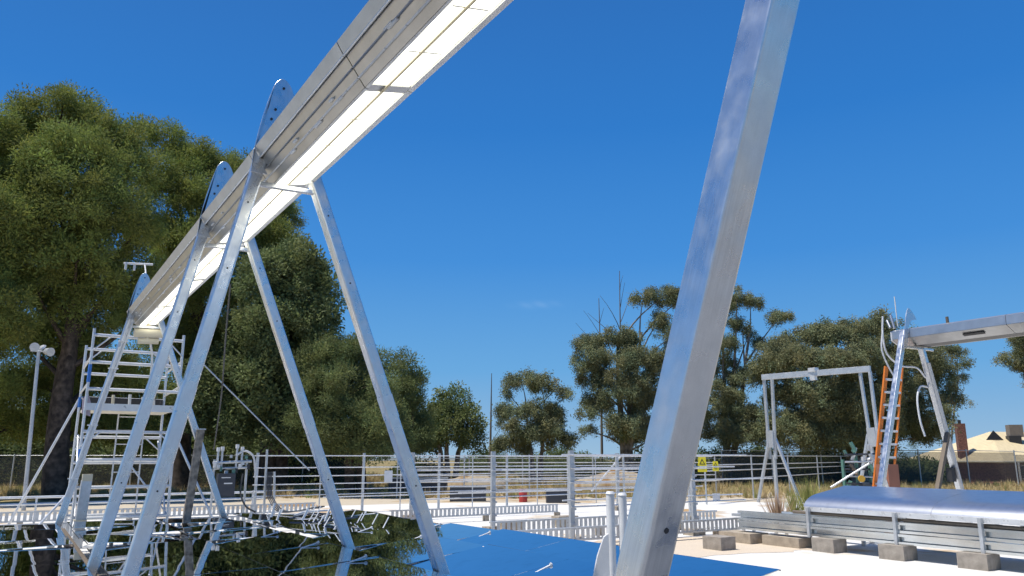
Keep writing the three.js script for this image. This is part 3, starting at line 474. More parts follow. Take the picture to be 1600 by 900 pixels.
{ const t = thing('timber_prop', 'brown steel prop leaning against the right-hand A-frame', 'prop', [15.4, 0, -8.9]);
  obj('shaft', bar(V(15.3, 0.0, -8.9), V(16.42, 2.05, -8.9), 0.085, 0.085, 0.1), M.rust, t); obj('counterweight', bx(16.55, 1.2, -9.0, 0.14, 0.28, 0.12), M.dark, t); }
{
  const t = thing('step_ladder', 'orange fibreglass ladder leaning behind the right-hand A-frame', 'ladder', [17.5, 0, -11]);
  const bl = V(17.32, 0, -11.45), tl = V(18.02, 3.75, -11.08), br = V(17.68, 0, -11.2), tr = V(18.34, 3.72, -10.86);
  obj('stile', bar(bl, tl, 0.13, 0.045), M.orange, t); obj('stile', bar(br, tr, 0.045, 0.045), M.orange, t);
  for (let k = 1; k < 12; k++) { const s = k / 12; obj('rung', bar(bl.clone().lerp(tl, s), br.clone().lerp(tr, s), 0.07, 0.05), M.alu, t); }
}
{
  const t = thing('gantry_frame', 'grey steel gantry of double posts and a level top beam before the gum trees', 'gantry', [23.2, 0, -17]);
  const x0 = 22.9, z0 = -18.7, x1 = 23.6, z1 = -15.3, H = 4.42;
  const beam = obj('top_beam', bar(V(x0 - 0.04, H, z0 - 0.2), V(x1 + 0.04, H, z1 + 0.2), 0.12, 0.2, 0.08), M.galv, t); obj('hoist_trolley', [bx(23.25, H + 0.12, -17.0, 0.22, 0.14, 0.28), bx(23.22, H - 0.16, -17.0, 0.14, 0.16, 0.2)], M.alu, beam);
  for (const [x, z, lean] of [[x0, z0, 0.1], [x1, z1, -0.34]]) {
    for (const d of [-0.16, 0.2]) obj('post', bar(V(x + lean * 0.2, 1.5, z + d * 0.7 + lean * -0.5), V(x, H - 0.1, z + d), 0.09, 0.09, 0.1), M.galv, t);
    obj('gusset_box', bar(V(x, 1.9, z - lean * 0.3), V(x, 2.5, z - lean * 0.2), 0.2, 0.3, 0.1), M.galv, t);
    for (const [dx, dz] of [[-0.35, -0.5], [0.35, 0.75]]) obj('splayed_leg', bar(V(x + dx, 0, z + dz), V(x + dx * 0.1, 2.3, z + dz * 0.12), 0.1, 0.08), M.galv, t);
    obj('centre_leg', bar(V(x, 0, z + 0.05), V(x, 1.6, z + 0.05), 0.1, 0.1), M.galv, t);
  }
}
{
  const [x, z] = L(8.95, 20.5), t = thing('pump_skid', 'cluttered green pump skid with pipes, bracing arm and round yellow disc', 'pump', [x, 0, z]);
  const P = (a, h, d) => { const [px, pz] = L(8.95 + a, 20.5 + d); return V(px, h, pz); };
  for (const a of [-0.3, 0.05, 0.4]) obj('frame_post', bar(P(a, 0, 0.1), P(a, 1.65 - Math.abs(a) * 0.5, 0.1), 0.07), M.green, t);
  for (let k = 0; k < 16; k++) { const a = rr(-0.35, 0.75), h = rr(0.8, 1.75); obj('valve', rod(P(a, h, rr(-0.1, 0.1)), P(a + rr(-0.1, 0.1), h + rr(0.06, 0.24), 0), rr(0.03, 0.06), 8), [M.green, M.galv, M.rust, M.green, M.white][k % 5], t); }
  for (let k = 0; k < 5; k++) obj('pipe_run', rod(P(-0.3, 0.9 + k * 0.18, rr(-0.1, 0.1)), P(0.7, 0.85 + k * 0.2, rr(-0.1, 0.1)), 0.025, 7), k % 2 ? M.galv : M.cabinet, t);
  obj('bracing_arm', rod(P(-0.75, 0.8, -0.1), P(0.25, 1.4, -0.2), 0.026, 8), M.alu, t);
  obj('tank', bx(P(0.3, 0, 0.3).x, 0.45, P(0.3, 0, 0.3).z, 0.7, 0.9, 0.5), M.cabinet, t);
  const y = P(0.02, 1.02, -0.2); const dsc = new THREE.CylinderGeometry(0.085, 0.085, 0.05, 18); dsc.rotateX(Math.PI / 2).rotateY(-YAW).translate(y.x, y.y, y.z); obj('yellow_disc', fin(dsc), std({ color: lin(0.62, 0.36, 0.04), roughness: 0.6 }), t);
{ const [cx, cz] = L(8.75, 18.4); tag(obj('red_cover', bx(cx, 0.72, cz, 0.42, 1.35, 0.3), std({ color: lin(0.36, 0.14, 0.08), roughness: 0.7, map: grain })), 'rusty red cover at the foot of the orange ladder', 'cover'); }
}

// ---- house beyond the paddock
{
  const t = thing('farm_house', 'low brick farmhouse with a cream hipped roof at the right edge', 'house', [70, -1.0, -31]);
  const lat0 = 37.5, d0 = 60, ang = 14 * R;                      // near corner and turn of the plan
  const P = (a, b) => { const la = lat0 + a * Math.cos(ang) - b * Math.sin(ang), di = d0 + a * Math.sin(ang) + b * Math.cos(ang); return L(la, di); };
  const W = 15, D = 11, e0 = -1.0, e1 = 1.25, top = 3.7;
  const quad = (a, b, c, d) => { const v = d ? [a, b, c, a, c, d] : [a, b, c]; const g = new THREE.BufferGeometry(); g.setAttribute('position', new THREE.Float32BufferAttribute(v.flat(), 3)); g.setAttribute('uv', new THREE.Float32BufferAttribute(v.map(p => [p[0] + p[2], p[1]]).flat(), 2)); g.computeVertexNormals(); return g; };
  const p3 = (a, b, h) => { const [x, z] = P(a, b); return [x, h, z]; };
  const c = [[0.5, 0.5], [W - 0.5, 0.5], [W - 0.5, D - 0.5], [0.5, D - 0.5]];
  const w = obj('wall', c.map((q, i) => { const r = c[(i + 1) % 4]; return quad(p3(...q, e0), p3(...r, e0), p3(...r, e1), p3(...q, e1)); }), M.brick, t);
  const r1 = [4.6, D / 2], r2 = [W - 4.6, D / 2], e = [[0, 0], [W, 0], [W, D], [0, D]];
  const roof = obj('roof', [quad(p3(...e[0], e1), p3(...e[1], e1), p3(...r2, top), p3(...r1, top)), quad(p3(...e[1], e1), p3(...e[2], e1), p3(...r2, top)), quad(p3(...e[2], e1), p3(...e[3], e1), p3(...r1, top), p3(...r2, top)), quad(p3(...e[3], e1), p3(...e[0], e1), p3(...r1, top))], M.roof, t);
  obj('gutter', e.map((q, i) => rod(V(...p3(...q, e1 - 0.03)), V(...p3(...e[(i + 1) % 4], e1 - 0.03)), 0.08, 6)), M.cream, t);
  const box = (a, b, h0, h1, s, s2) => { const [x, z] = P(a, b); const g = bx(0, 0, 0, s, h1 - h0, s2); g.rotateY(-YAW - ang).translate(x, (h0 + h1) / 2, z); return g; };
  const ch = obj('chimney', box(0.75, 4.6, 1.2, 4.3, 0.66, 0.66), M.brick, roof); obj('gablet', quad(p3(2.3, 3.7, 2.95), p3(4.1, 3.7, 2.95), p3(3.2, 3.75, 3.75)), M.dark, roof);
  obj('chimney_pot', box(0.75, 4.6, 4.3, 4.6, 0.2, 0.2), M.dark, t);
  obj('cooler_box', [box(5.2, 3.6, 3.2, 4.2, 1.0, 0.9)], std({ color: lin(0.22, 0.19, 0.16), roughness: 0.8, map: grain }), t); obj('cooler_stand', box(5.0, 3.6, 2.6, 3.3, 0.9, 0.8), M.dark, t);
  for (const a of [2.2, 6.5]) { const f = obj('window', box(a, 0.47, -0.1, 1.0, 1.2, 0.08), M.white, t); obj('pane', box(a, 0.42, 0.0, 0.9, 1.0, 0.04), M.cabinet, f); }
  for (const a of [1.0, 5.0]) obj('verandah_post', box(a, -0.3, e0, e1, 0.1, 0.1), M.white, t);
}
// ---- chain-link fence round the site, backed with dark mesh
function fence(a, b, n, h, label, mat = M.mesh) {
  const t = thing('chain_link_fence', label, 'fence', [L(...a)[0], 0, L(...a)[1]]), pt = k => L(a[0] + (b[0] - a[0]) * k / n, a[1] + (b[1] - a[1]) * k / n);
  for (let k = 0; k <= n; k++) { const [x, z] = pt(k), y = groundY(x, z); obj('post', rod(V(x, y, z), V(x, y + h + 0.08, z), 0.04, 7), M.galv, t);
    if (k < n) { const [x2, z2] = pt(k + 1), y2 = groundY(x2, z2), len = Math.hypot(x2 - x, z2 - z), g = bx(0, 0, 0, len, h * 0.86, 0.008); g.rotateY(-Math.atan2(z2 - z, x2 - x)).translate((x + x2) / 2, (y + y2) / 2 + h * 0.53, (z + z2) / 2); obj('mesh_panel', g, mat, t); obj('top_rail', rod(V(x, y + h, z), V(x2, y2 + h, z2), 0.02, 6), M.galv, t); } }
}
fence([-36, 38], [-8, 41], 10, 1.65, 'dark mesh fence under the tall pines behind the scaffold');
fence([-8, 41], [12, 45], 7, 1.5, 'thin mesh fence across the middle below the small trees', M.meshThin);
fence([12, 45], [44, 47], 11, 1.95, 'dark mesh fence along the right in front of the big gum trees and farmhouse');

// ---- trees
const clumpSets = {};
function clumpGeo(kind, v) {
  const key = kind + v; if (clumpSets[key]) return clumpSets[key];
  const pos = [], nor = [];
  const leaf = (c, d, n, len, w) => {      // folded kite
    const s = d.clone().cross(n).normalize().multiplyScalar(w / 2), tip = c.clone().addScaledVector(d, len), mid = c.clone().addScaledVector(d, len * 0.45);
    const a = mid.clone().add(s), b = mid.clone().sub(s);
    for (const q of [c, a, tip, c, tip, b]) pos.push(q.x, q.y, q.z);
  };
  const dir = () => { const y = rr(-1, 1), a = rr(0, 6.283), r = Math.sqrt(1 - y * y); return V(r * Math.cos(a), y, r * Math.sin(a)); };
  if (kind === 'pine') for (let k = 0; k < 170; k++) { const o = dir(), c = o.clone().multiplyScalar(rr(0.05, 0.46)); const d = o.clone().addScaledVector(dir(), 0.7).add(V(0, 0.25, 0)).normalize(); leaf(c, d, dir(), rr(0.08, 0.17), rr(0.03, 0.055)); }
  else if (kind === 'gum') for (let k = 0; k < 130; k++) { const o = dir(), c = o.clone().multiplyScalar(rr(0.1, 0.55)); const d = dir().add(V(0, -0.5, 0)).normalize(); leaf(c, d, dir(), rr(0.12, 0.22), rr(0.04, 0.075)); }
  else for (let k = 0; k < 120; k++) { const o = dir(), c = o.clone().multiplyScalar(rr(0.1, 0.5)); const d = o.addScaledVector(dir(), 0.9).normalize(); leaf(c, d, dir(), rr(0.10, 0.20), rr(0.06, 0.11)); }
  const g = new THREE.BufferGeometry(); g.setAttribute('position', new THREE.Float32BufferAttribute(pos, 3)); g.computeVertexNormals();
  return clumpSets[key] = g;
}
function limb(p0, p1, r0, r1, sag = 0.15, n = 5, seg = 6) {
  const mid = p0.clone().lerp(p1, 0.5).add(V(rr(-1, 1), rr(-0.3, 1), rr(-1, 1)).multiplyScalar(p0.distanceTo(p1) * sag));
  const c = new THREE.QuadraticBezierCurve3(p0, mid, p1), g = new THREE.TubeGeometry(c, n, 1, seg), ps = g.attributes.position, uv = g.attributes.uv;
  for (let i = 0; i <= n; i++) { const q = c.getPointAt(i / n), r = r0 + (r1 - r0) * i / n; for (let j = 0; j <= seg; j++) { const k = i * (seg + 1) + j; ps.setXYZ(k, q.x + (ps.getX(k) - q.x) * r, q.y + (ps.getY(k) - q.y) * r, q.z + (ps.getZ(k) - q.z) * r); uv.setXY(k, uv.getY(k) * 1.2, i * 0.4); } }
  return fin(g);
}
function crown(list, kind, mat, tint, parent, name = 'crown') {   // list of [x, y, z, size]
  const half = Math.ceil(list.length / 2), root = parent;
  for (let v = 0; v < 2; v++) {
    const part = list.filter((_, i) => i % 2 === v); if (!part.length) continue;
    const im = new THREE.InstancedMesh(clumpGeo(kind, v), mat, part.length), m = new THREE.Matrix4(), q = new THREE.Quaternion(), col = new THREE.Color();
    part.forEach(([x, y, z, s], i) => {
      q.setFromEuler(new THREE.Euler(rr(-0.5, 0.5), rr(0, 6.28), rr(-0.5, 0.5)));
      m.compose(V(x - root.position.x, y - root.position.y, z - root.position.z), q, V(s, s * rr(0.8, 1.1), s)); im.setMatrixAt(i, m);
      const b = rr(0.72, 1.3), h = rr(-1, 1) * tint; col.setRGB(b * (1 + h), b, b * (1 - h * 0.5)); im.setColorAt(i, col);
    });
    im.name = name; im.userData.kind = 'stuff'; im.castShadow = im.receiveShadow = true; root.add(im);
  }
}
function tree(name, label, spec, opt, group) {
  const [dist, lat, lobes] = spec, [bx0, bz0] = L(lat, dist), t = thing(name, label, 'tree', [bx0, groundY(bx0, bz0), bz0], group);
  const { kind, leaf, bark, r = 0.3, density = 3.4, size = 1, flat = 0, tint = 0.12, stems = 1, fork = 0.4, grow = 1.12, puffy = 1.6 } = opt, wood = [], boughs = [], list = [];
  const topH = Math.max(...lobes.map(l => l[1]));
  const W = l => { const [x, z] = L(l[0], dist + l[2]); return V(x, l[1], z); };
  for (let s = 0; s < stems; s++) {
    const mine = lobes.filter((_, i) => i % stems === s), cx = mine.reduce((a, l) => a + l[0], 0) / mine.length, base = V(bx0 + (s - (stems - 1) / 2) * 0.5, groundY(bx0, bz0) - 0.1, bz0 + rr(-0.2, 0.2));
    const [fx, fz] = L(lat + (cx - lat) * 0.5, dist), forkP = V(fx, topH * fork, fz), [hx, hz] = L(cx, dist), head = V(hx, topH * 0.8, hz);
    wood.push(limb(base, forkP, r * 1.15, r * 0.75, 0.06, 6, 8), limb(forkP, head, r * 0.75, r * 0.25, 0.06, 6, 7));
    for (const l of mine) { const c = W(l), f = Math.max(0.05, Math.min(0.95, (c.y * 0.72 - forkP.y) / (head.y - forkP.y))), from = c.y * 0.72 < forkP.y ? base.clone().lerp(forkP, Math.max(0.35, c.y * 0.7 / forkP.y)) : forkP.clone().lerp(head, f); boughs.push(limb(from, c.clone().add(V(0, -l[4] * 0.2, 0)), r * 0.32, r * 0.09, 0.12, 5, 5));
      for (let k = 0; k < 3; k++) { const e = c.clone().add(V(rr(-0.7, 0.7) * l[3], rr(-0.2, 0.6) * l[4], rr(-0.7, 0.7) * l[3])); boughs.push(limb(c.clone().add(V(0, -l[4] * 0.25, 0)), e, r * 0.10, r * 0.03, 0.1, 3, 4)); } }
  }
  const puffs = [];                                   // each bough end carries several smaller puffs of leaves
  for (const l of lobes) { const c = W(l), a = l[3] * grow, b = l[4] * grow, m = Math.max(5, Math.round(5 + a * a * puffy));
    for (let k = 0; k < m; k++) { const y = kind === 'gum' ? rr(-0.7, 1) : -0.55 + 1.5 * ((k + rnd()) / m), th = kind === 'gum' ? rr(0, 6.28) : k * 2.4 + rr(-0.4, 0.4), q = Math.sqrt(Math.max(0, 1 - y * y)), s = rr(0.30, 0.52); puffs.push([c.x + q * Math.cos(th) * a * 0.72, c.y + y * b * 0.74, c.z + q * Math.sin(th) * a * 0.72, a * s, Math.min(b * 1.3, a) * s * (kind === 'gum' ? rr(0.7, 1.1) : 0.85)]); } }
  for (const l of puffs) {
    const c = V(l[0], l[1], l[2]), n = Math.round(density * 4.2 * Math.pow((l[3] * l[3] + 2 * l[3] * l[4]) / 3, 1) * 1.05 / (size * size));
    for (let k = 0; k < n; k++) {
      let y = rr(-1, 1); if (flat && y < -0.35) y = -0.35 + (y + 0.35) * (1 - flat); const a = rr(0, 6.283), q = Math.sqrt(Math.max(0, 1 - y * y));
      const nx = q * Math.cos(a), nz = q * Math.sin(a), bump = 1 + 0.5 * perlin.noise(c.x + nx * 1.6, c.y + y * 1.6, c.z + nz * 1.6), rad = (0.5 + 0.5 * Math.pow(rnd(), 0.45)) * bump * (rnd() < (kind === 'gum' ? 0.22 : 0.1) ? rr(1.1, kind === 'gum' ? 1.7 : 1.5) : 1);
      list.push([c.x + nx * l[3] * rad, Math.max(0.25, c.y + y * l[4] * rad), c.z + nz * l[3] * rad, size * rr(0.65, 1.25)]);
    }
  }
  obj('trunk', wood, bark, t); obj('branches', boughs, bark, t);
  crown(list, kind, leaf, tint, t);
  return t;
}
const T = {
  pineA: [30, -17.21, [[-18.98,15.48,0,1.51,0.98],[-16.58,14.4,-0.49,1.15,1.08],[-20.39,14.52,0.1,1.47,1.23],[-17.09,12.84,-1.6,1.73,1.16],[-15.98,13.35,0.4,1.04,1.36],[-19.85,11.86,-1,1.42,1.3],[-17.35,10.74,-2,1.6,1.14],[-15.61,10.87,-1.6,1.5,1.27],[-15.17,10.79,-0.18,0.85,1.34],[-18.76,9.4,-1.8,1.38,1.03],[-16.69,9.1,-1.5,1.51,1.04],[-15.64,8.74,0.18,1.11,1.11],[-18.31,7.95,-1,1.42,1.06],[-16.73,7.71,0.27,1.36,1.04],[-15.6,7.05,1,1.01,1.01],[-18.25,6.26,1,1.51,1.01],[-20.13,6.34,1.5,1.28,0.9],[-20.01,4.63,3,1.48,0.81],[-18.12,4.9,3,1.61,1.07],[-16.31,4.63,3,1.21,1.07],[-19.0,3.05,4,1.94,0.94],[-16.73,2.78,4,1.38,0.94]]],
  pineB: [28, -19.82, [[-21.73,13.74,0,1.6,1.14],[-20.08,13.86,-0.63,0.89,0.78],[-20.42,11.4,-1,1.76,1.32],[-18.46,9.84,-2,0.89,0.95],[-19.93,9.04,-1.5,1.73,1.29],[-18.7,7.75,-1,0.99,0.99],[-19.18,6.73,-1.42,1.73,1.19],[-19.25,5.64,0.49,0.93,0.93],[-21.07,4.18,3,1.51,0.86],[-20.75,2.83,4,1.3,0.78]]],
  pineC: [37, -15.51, [[-17.62,17.31,0,1.21,0.9],[-16.19,16.25,-0.46,1.19,0.89],[-15.0,15.72,-0.49,1.13,0.83],[-16.51,14.18,-1.5,1.45,1.3],[-14.74,13.52,-1.5,1.45,1.16],[-16.91,11.91,-1.5,1.3,1.3],[-15.1,11.14,-2,1.57,1.28],[-14.01,11.73,-1,1.17,1.32],[-17.6,9.98,1.19,1.55,1.4],[-14.69,8.87,-1,1.47,1.32],[-13.85,9.39,-0.05,1.05,1.35],[-16.06,6.93,0.5,1.83,1.37],[-14.25,6.96,0.73,1.38,1.23]]],
  pineD: [40, -12.37, [[-15.2,17.08,0,1.14,0.81],[-14.2,15.75,-0.06,1.46,1.3],[-13.01,14.76,0.28,1.25,1.15],[-13.34,12.78,-1.5,1.41,1.32],[-11.96,12.09,-1.5,1.32,1.25],[-12.84,13.58,0,0.91,1.3]]],
  broadE: [35, -10.54, [[-10.21,10.08,-0.5,1.35,0.96],[-9.11,9.01,-0.54,0.95,0.84],[-10.89,9.21,-1,1.25,1.11],[-9.26,7.59,-1,1.11,0.78],[-10.18,7.21,-1.5,1.36,0.95],[-11.89,7.21,0.28,1.29,1.15],[-10.0,6.07,0.7,1.22,0.99],[-10.77,5.29,-1,1.52,1.11],[-12.54,5.11,0.05,1.43,1.28],[-9.85,4.16,-1,1.38,1.11],[-12.03,3.41,0.66,1.74,1.16],[-14.01,3.69,0.39,1.44,1.44],[-9.48,2.78,-0.99,1.38,0.94]]],
  bushF: [33, -6.44, [[-7.6,5.95,0,1.13,0.64],[-6.71,5.51,0.47,1.14,0.98],[-8.1,5.11,-0.6,0.95,0.95],[-6.85,4.25,-1.2,1.24,0.98],[-6.04,4.09,0.15,1.03,1.08],[-8.35,3.52,-0.34,1.06,1.06],[-6.7,2.83,-1,1.56,0.99],[-5.31,2.98,-0.69,0.89,0.89],[-8.56,2.22,0.79,1.38,0.72],[-5.84,2.07,-0.5,1.59,0.58]]],
  bushG: [38, -4.95, [[-5.31,5.47,0,0.93,0.74],[-4.79,4.93,-0.02,0.56,0.68],[-5.63,4.42,-0.6,0.97,0.85],[-5.05,3.86,0.28,0.81,0.62],[-6.05,3.26,0.75,1.26,0.95],[-4.55,3.08,0.19,0.56,0.5],[-5.74,2.27,1.04,1.59,0.57]]],
  treeH: [44, -3.58, [[-3.2,4.49,0,0.86,0.86],[-3.97,3.84,-0.17,1.0,0.86],[-2.58,3.65,-0.5,0.78,0.92],[-4.82,3.51,0.41,0.87,0.65],[-3.54,2.76,-0.8,1.2,0.7],[-2.34,2.6,-0.06,0.64,0.79],[-5.12,2.44,0.75,1.09,0.58]]],
  gumI: [46, 1.5, [[0.57,5.99,0,1.27,0.67],[1.74,5.89,0.5,0.83,0.61],[2.57,5.61,-0.39,0.59,0.52],[3.21,5.13,-0.31,0.52,0.52],[-0.19,5.25,-0.2,0.45,0.45],[-0.54,3.98,0.56,0.76,0.76],[1.12,4.11,-0.6,1.26,0.81],[2.45,3.76,-0.1,0.97,0.75],[0.56,3.18,-0.8,1.1,0.81],[1.85,2.81,-0.8,1.33,0.81],[0.0,2.29,0.24,1.2,0.6],[2.99,2.46,-0.24,0.75,0.52]]],
  gumJ: [44, 6.27, [[7.68,10.69,0,0.72,0.47],[8.81,10.81,0.01,0.93,0.61],[9.7,10.55,-0.13,0.71,0.5],[8.45,9.33,-0.19,0.78,0.64],[8.97,8.34,-0.5,0.85,0.85],[5.55,8.05,0,1.65,0.57],[4.54,7.23,-0.6,1.06,0.92],[5.94,7.07,-1,1.54,0.98],[7.42,6.5,-0.6,1.2,1.27],[8.68,7.14,0.15,1.08,1.08],[4.31,5.94,-0.8,0.99,0.84],[5.86,5.36,-1.2,1.53,1.12],[7.66,4.58,0.16,1.22,1.22],[4.65,4.17,-0.6,1.06,0.85],[6.18,3.27,-1,1.61,0.98],[8.09,2.81,0.93,1.46,0.95],[4.27,3.07,0.15,0.5,0.43]]],
  gumK: [47, 12.62, [[14.01,11.44,0,1.0,0.57],[15.01,11.12,0.47,0.7,0.54],[13.31,10.8,0.52,0.93,0.62],[13.86,9.79,0.54,0.7,0.54],[14.33,9.44,0.17,0.61,0.46],[12.88,8.22,-0.5,0.91,0.76],[14.64,8.93,0.27,0.46,0.38],[15.52,8.43,0.4,0.54,0.46],[12.76,7.19,0.74,1.17,0.93],[13.74,6.72,0.09,0.84,0.61],[16.51,10.06,0,1.0,0.42],[12.43,5.1,-0.8,1.28,1.13],[13.71,4.34,-0.8,1.43,1.05],[12.08,3.45,0.45,1.31,1.0],[13.75,2.84,-1,1.87,0.9],[13.15,5.89,-0.42,0.91,0.68]]],
  gumL: [45, 19.77, [[16.04,7.82,0,1.25,0.81],[17.86,8.49,0.66,1.26,0.74],[19.4,8.72,0.17,1.47,0.66],[20.66,8.78,-0.43,1.23,0.65],[21.91,8.97,-0.61,0.87,0.87],[14.99,6.43,-0.6,1.23,0.87],[16.34,6.69,-1.5,1.56,1.06],[18.41,6.84,-1.8,1.69,1.13],[20.56,7.06,-1.5,1.56,1.2],[22.68,7.36,-0.6,1.3,1.08],[15.23,4.78,-0.6,1.3,1.08],[16.86,4.7,-1.6,1.77,1.27],[19.0,4.53,-1.6,1.84,1.41],[21.24,4.89,-1.5,1.56,1.35],[24.43,6.77,0.75,1.34,1.12],[25.29,5.82,0.8,1.04,1.12],[23.8,4.23,-0.6,1.45,1.23],[25.29,4.78,-0.48,0.73,0.8],[15.94,2.96,-0.8,1.73,1.01],[18.0,2.6,-1,1.79,0.79],[20.53,2.78,-1,1.72,0.93],[23.57,2.83,0.7,1.49,0.89]]],
  gumM: [52, 37.24, [[34.55,9.45,0,0.93,0.68],[33.22,8.04,-0.07,0.51,0.42],[33.9,7.87,-0.33,0.59,0.5],[34.74,7.66,-0.31,0.93,0.59],[37.31,9.14,0.91,2.15,1.55],[40.28,11.05,1.52,2.61,1.74],[37.45,7.44,-2.16,2.84,1.62],[37.29,6.0,0.31,1.7,1.28]]],
  gumN: [50, 26.93, [[29.11,8.22,0,0.65,0.37],[29.48,7.59,-0.3,0.4,0.49],[28.63,8.54,0.2,0.57,0.33],[28.8,7.24,-0.11,0.41,0.41],[29.46,6.65,0.22,0.37,0.33]]],
};
const pine = { kind: 'pine', leaf: M.leafPine, bark: M.bark, r: 0.42, density: 8, size: 1.0, tint: 0.12, fork: 0.35, grow: 1.1 };
tree('pine_tree', 'tallest bushy green pine filling the upper left behind the scaffold', T.pineA, pine, 'pines at the left');
tree('pine_tree', 'bushy green pine cut off by the left edge of view', T.pineB, pine, 'pines at the left');
tree('pine_tree', 'pine behind the receiver, just right of the tallest one', T.pineC, { ...pine, size: 1.1, grow: 1.1 }, 'pines at the left');
tree('pine_tree', 'pine peeping over the receiver between the two fin plates', T.pineD, { ...pine, size: 1.1, grow: 1.1 }, 'pines at the left');
tree('broad_tree', 'dark spreading tree under the receiver with a ragged right edge', T.broadE, { kind: 'bush', leaf: M.leafBroad, bark: M.bark, r: 0.35, density: 7, size: 1.05, tint: 0.1, stems: 2, grow: 1.2 });
tree('bushy_tree', 'rounded dark green bushy tree between the two A-frame right legs', T.bushF, { kind: 'pine', leaf: M.leafBush, bark: M.bark, r: 0.22, density: 8, size: 0.9, stems: 2 });
tree('bushy_tree', 'smaller rounded bushy tree just right of the A-frame leg', T.bushG, { kind: 'pine', leaf: M.leafBush, bark: M.bark, r: 0.18, density: 8, size: 0.9, stems: 2 });
tree('bushy_tree', 'loose grey-green bushy tree left of the bare pole', T.treeH, { kind: 'bush', leaf: M.leafBush, bark: M.barkGum, r: 0.18, density: 6.5, size: 1.0, stems: 3 });
const gum = { kind: 'gum', leaf: M.leafGum, bark: M.barkGum, r: 0.22, density: 6.2, size: 0.72, grow: 0.95, flat: 0.45, puffy: 2.2, tint: 0.14, stems: 2, fork: 0.28 };
tree('gum_tree', 'small umbrella-crowned gum tree in the middle distance', T.gumI, { ...gum, r: 0.16, size: 0.8 }, 'gum trees beyond the yard');
tree('gum_tree', 'tall open gum tree left of the foreground strut', T.gumJ, { ...gum, stems: 3 }, 'gum trees beyond the yard');
tree('gum_tree', 'tall open gum tree right of the foreground strut with tiered crowns', T.gumK, { ...gum, stems: 3 }, 'gum trees beyond the yard');
tree('gum_tree', 'broad dense dark gum tree behind the gantry', T.gumL, { ...gum, density: 6.5, size: 0.85, stems: 4, r: 0.26, flat: 0.2, grow: 1.02 }, 'gum trees beyond the yard');
tree('gum_tree', 'gum tree reaching in at the right edge below the unlit receiver', T.gumM, { ...gum, r: 0.3 }, 'gum trees beyond the yard');
tree('gum_tree', 'thin gum with small leaf tufts right of the ladder', T.gumN, { ...gum, r: 0.1, stems: 1, size: 0.7 }, 'gum trees beyond the yard');
function deadTree(lat, dist, h, label, arms) {
  const [x, z] = L(lat, dist), t = thing('dead_tree', label, 'dead tree', [x, 0, z]);
  obj('trunk', limb(V(x, -0.1, z), V(x + 0.1, h, z), 0.10, 0.02, 0.01, 6, 6), M.deadwood, t);
  for (const [f, dx, dy, r] of arms) obj('branch', limb(V(x + 0.1 * f, h * f, z), V(x + dx, h * f + dy, z + dx * 0.3), r * 0.6, 0.008, 0.08, 4, 5), M.deadwood, t);
}
deadTree(-1.36, 48, 6.7, 'bare dead pole standing left of the umbrella gum', [[0.35, 0.8, 1.2, 0.04], [0.25, -0.6, 0.9, 0.04]]);
deadTree(6.55, 46, 12.8, 'tall bare dead trunk rising above the gum left of the strut', [[0.82, 0.4, 1.6, 0.035], [0.7, -1.2, 2.2, 0.05], [0.75, 0.8, 1.9, 0.04], [0.66, -2.0, 1.6, 0.05], [0.9, 0.3, 1.0, 0.03]]);
deadTree(5.3, 46.6, 11.2, 'thin bare dead branch beside the tall dead trunk', [[0.8, -0.9, 1.4, 0.03], [0.72, -1.4, 1.5, 0.035], [0.85, 0.4, 1.1, 0.03]]);
// low shrubs closing the gaps under the trees, each its own plant
const shrubSpots = [[-30, 44, 3.4, 6.0], [-26, 45, 3.0, 7.0], [-22.5, 44, 3.2, 5.4], [-18.5, 45, 3.2, 6.6], [-15, 44.5, 3.2, 6.0], [-11.5, 43.5, 3.0, 5.0], [-5.5, 46, 1.6, 1.2], [2.6, 60, 2.0, 1.3], [6.5, 47, 2.4, 1.9], [9.5, 48, 2.0, 2.0], [12.2, 48.5, 2.2, 2.2], [15.2, 49, 2.6, 2.4], [18.6, 49, 2.6, 2.4], [22.5, 49, 2.6, 2.3], [25.5, 50, 2.2, 1.8], [4.6, 70, 3.0, 2.4], [-2.4, 75, 2.6, 2.0], [0.9, 80, 2.4, 1.8], [34, 75, 3, 2.0]];
const nth = ['first', 'second', 'third', 'fourth', 'fifth', 'sixth', 'seventh', 'eighth', 'ninth'], fam = shrubSpots.map(([lat], i) => i < 6 ? 0 : lat < 5 ? 1 : 2);
const ord = shrubSpots.map(([lat, d], i) => nth[shrubSpots.filter(([l2, d2], j) => fam[j] === fam[i] && l2 / d2 < lat / d).length] + ' from the left of the ' + ['tall dark shrubs in the shade beneath the pines', 'low dark shrubs under the small middle trees', 'low dark shrubs beneath the gum trees'][fam[i]]);
shrubSpots.forEach(([lat, dist, rx, h], i) => {
  const [x, z] = L(lat, dist), y = groundY(x, z), t = thing('understorey_shrub', ord[i], 'shrub', [x, y, z], ['shrubs beneath the pines', 'shrubs under the middle trees', 'shrubs beneath the gums'][i < 6 ? 0 : lat < 5 ? 1 : 2]), list = [];
  for (let k = 0; k < 60 + 26 * rx * h; k++) { const a = rr(0, 6.28), q = Math.sqrt(rnd()), b = rr(0, 1); list.push([x + Math.cos(a) * q * rx, y + 0.2 + b * h * (1 - q * q * 0.6) * (0.75 + 0.5 * perlin.noise(a, lat, 2)), z + Math.sin(a) * q * rx, rr(0.7, 1.3)]); }
  obj('stems', [0, 1, 2].map(() => limb(V(x, y - 0.05, z), V(x + rr(-0.6, 0.6), y + h * 0.7, z + rr(-0.6, 0.6)), 0.05, 0.02)), M.bark, t);
  crown(list, 'bush', M.leafBroad, 0.12, t, 'foliage');
});
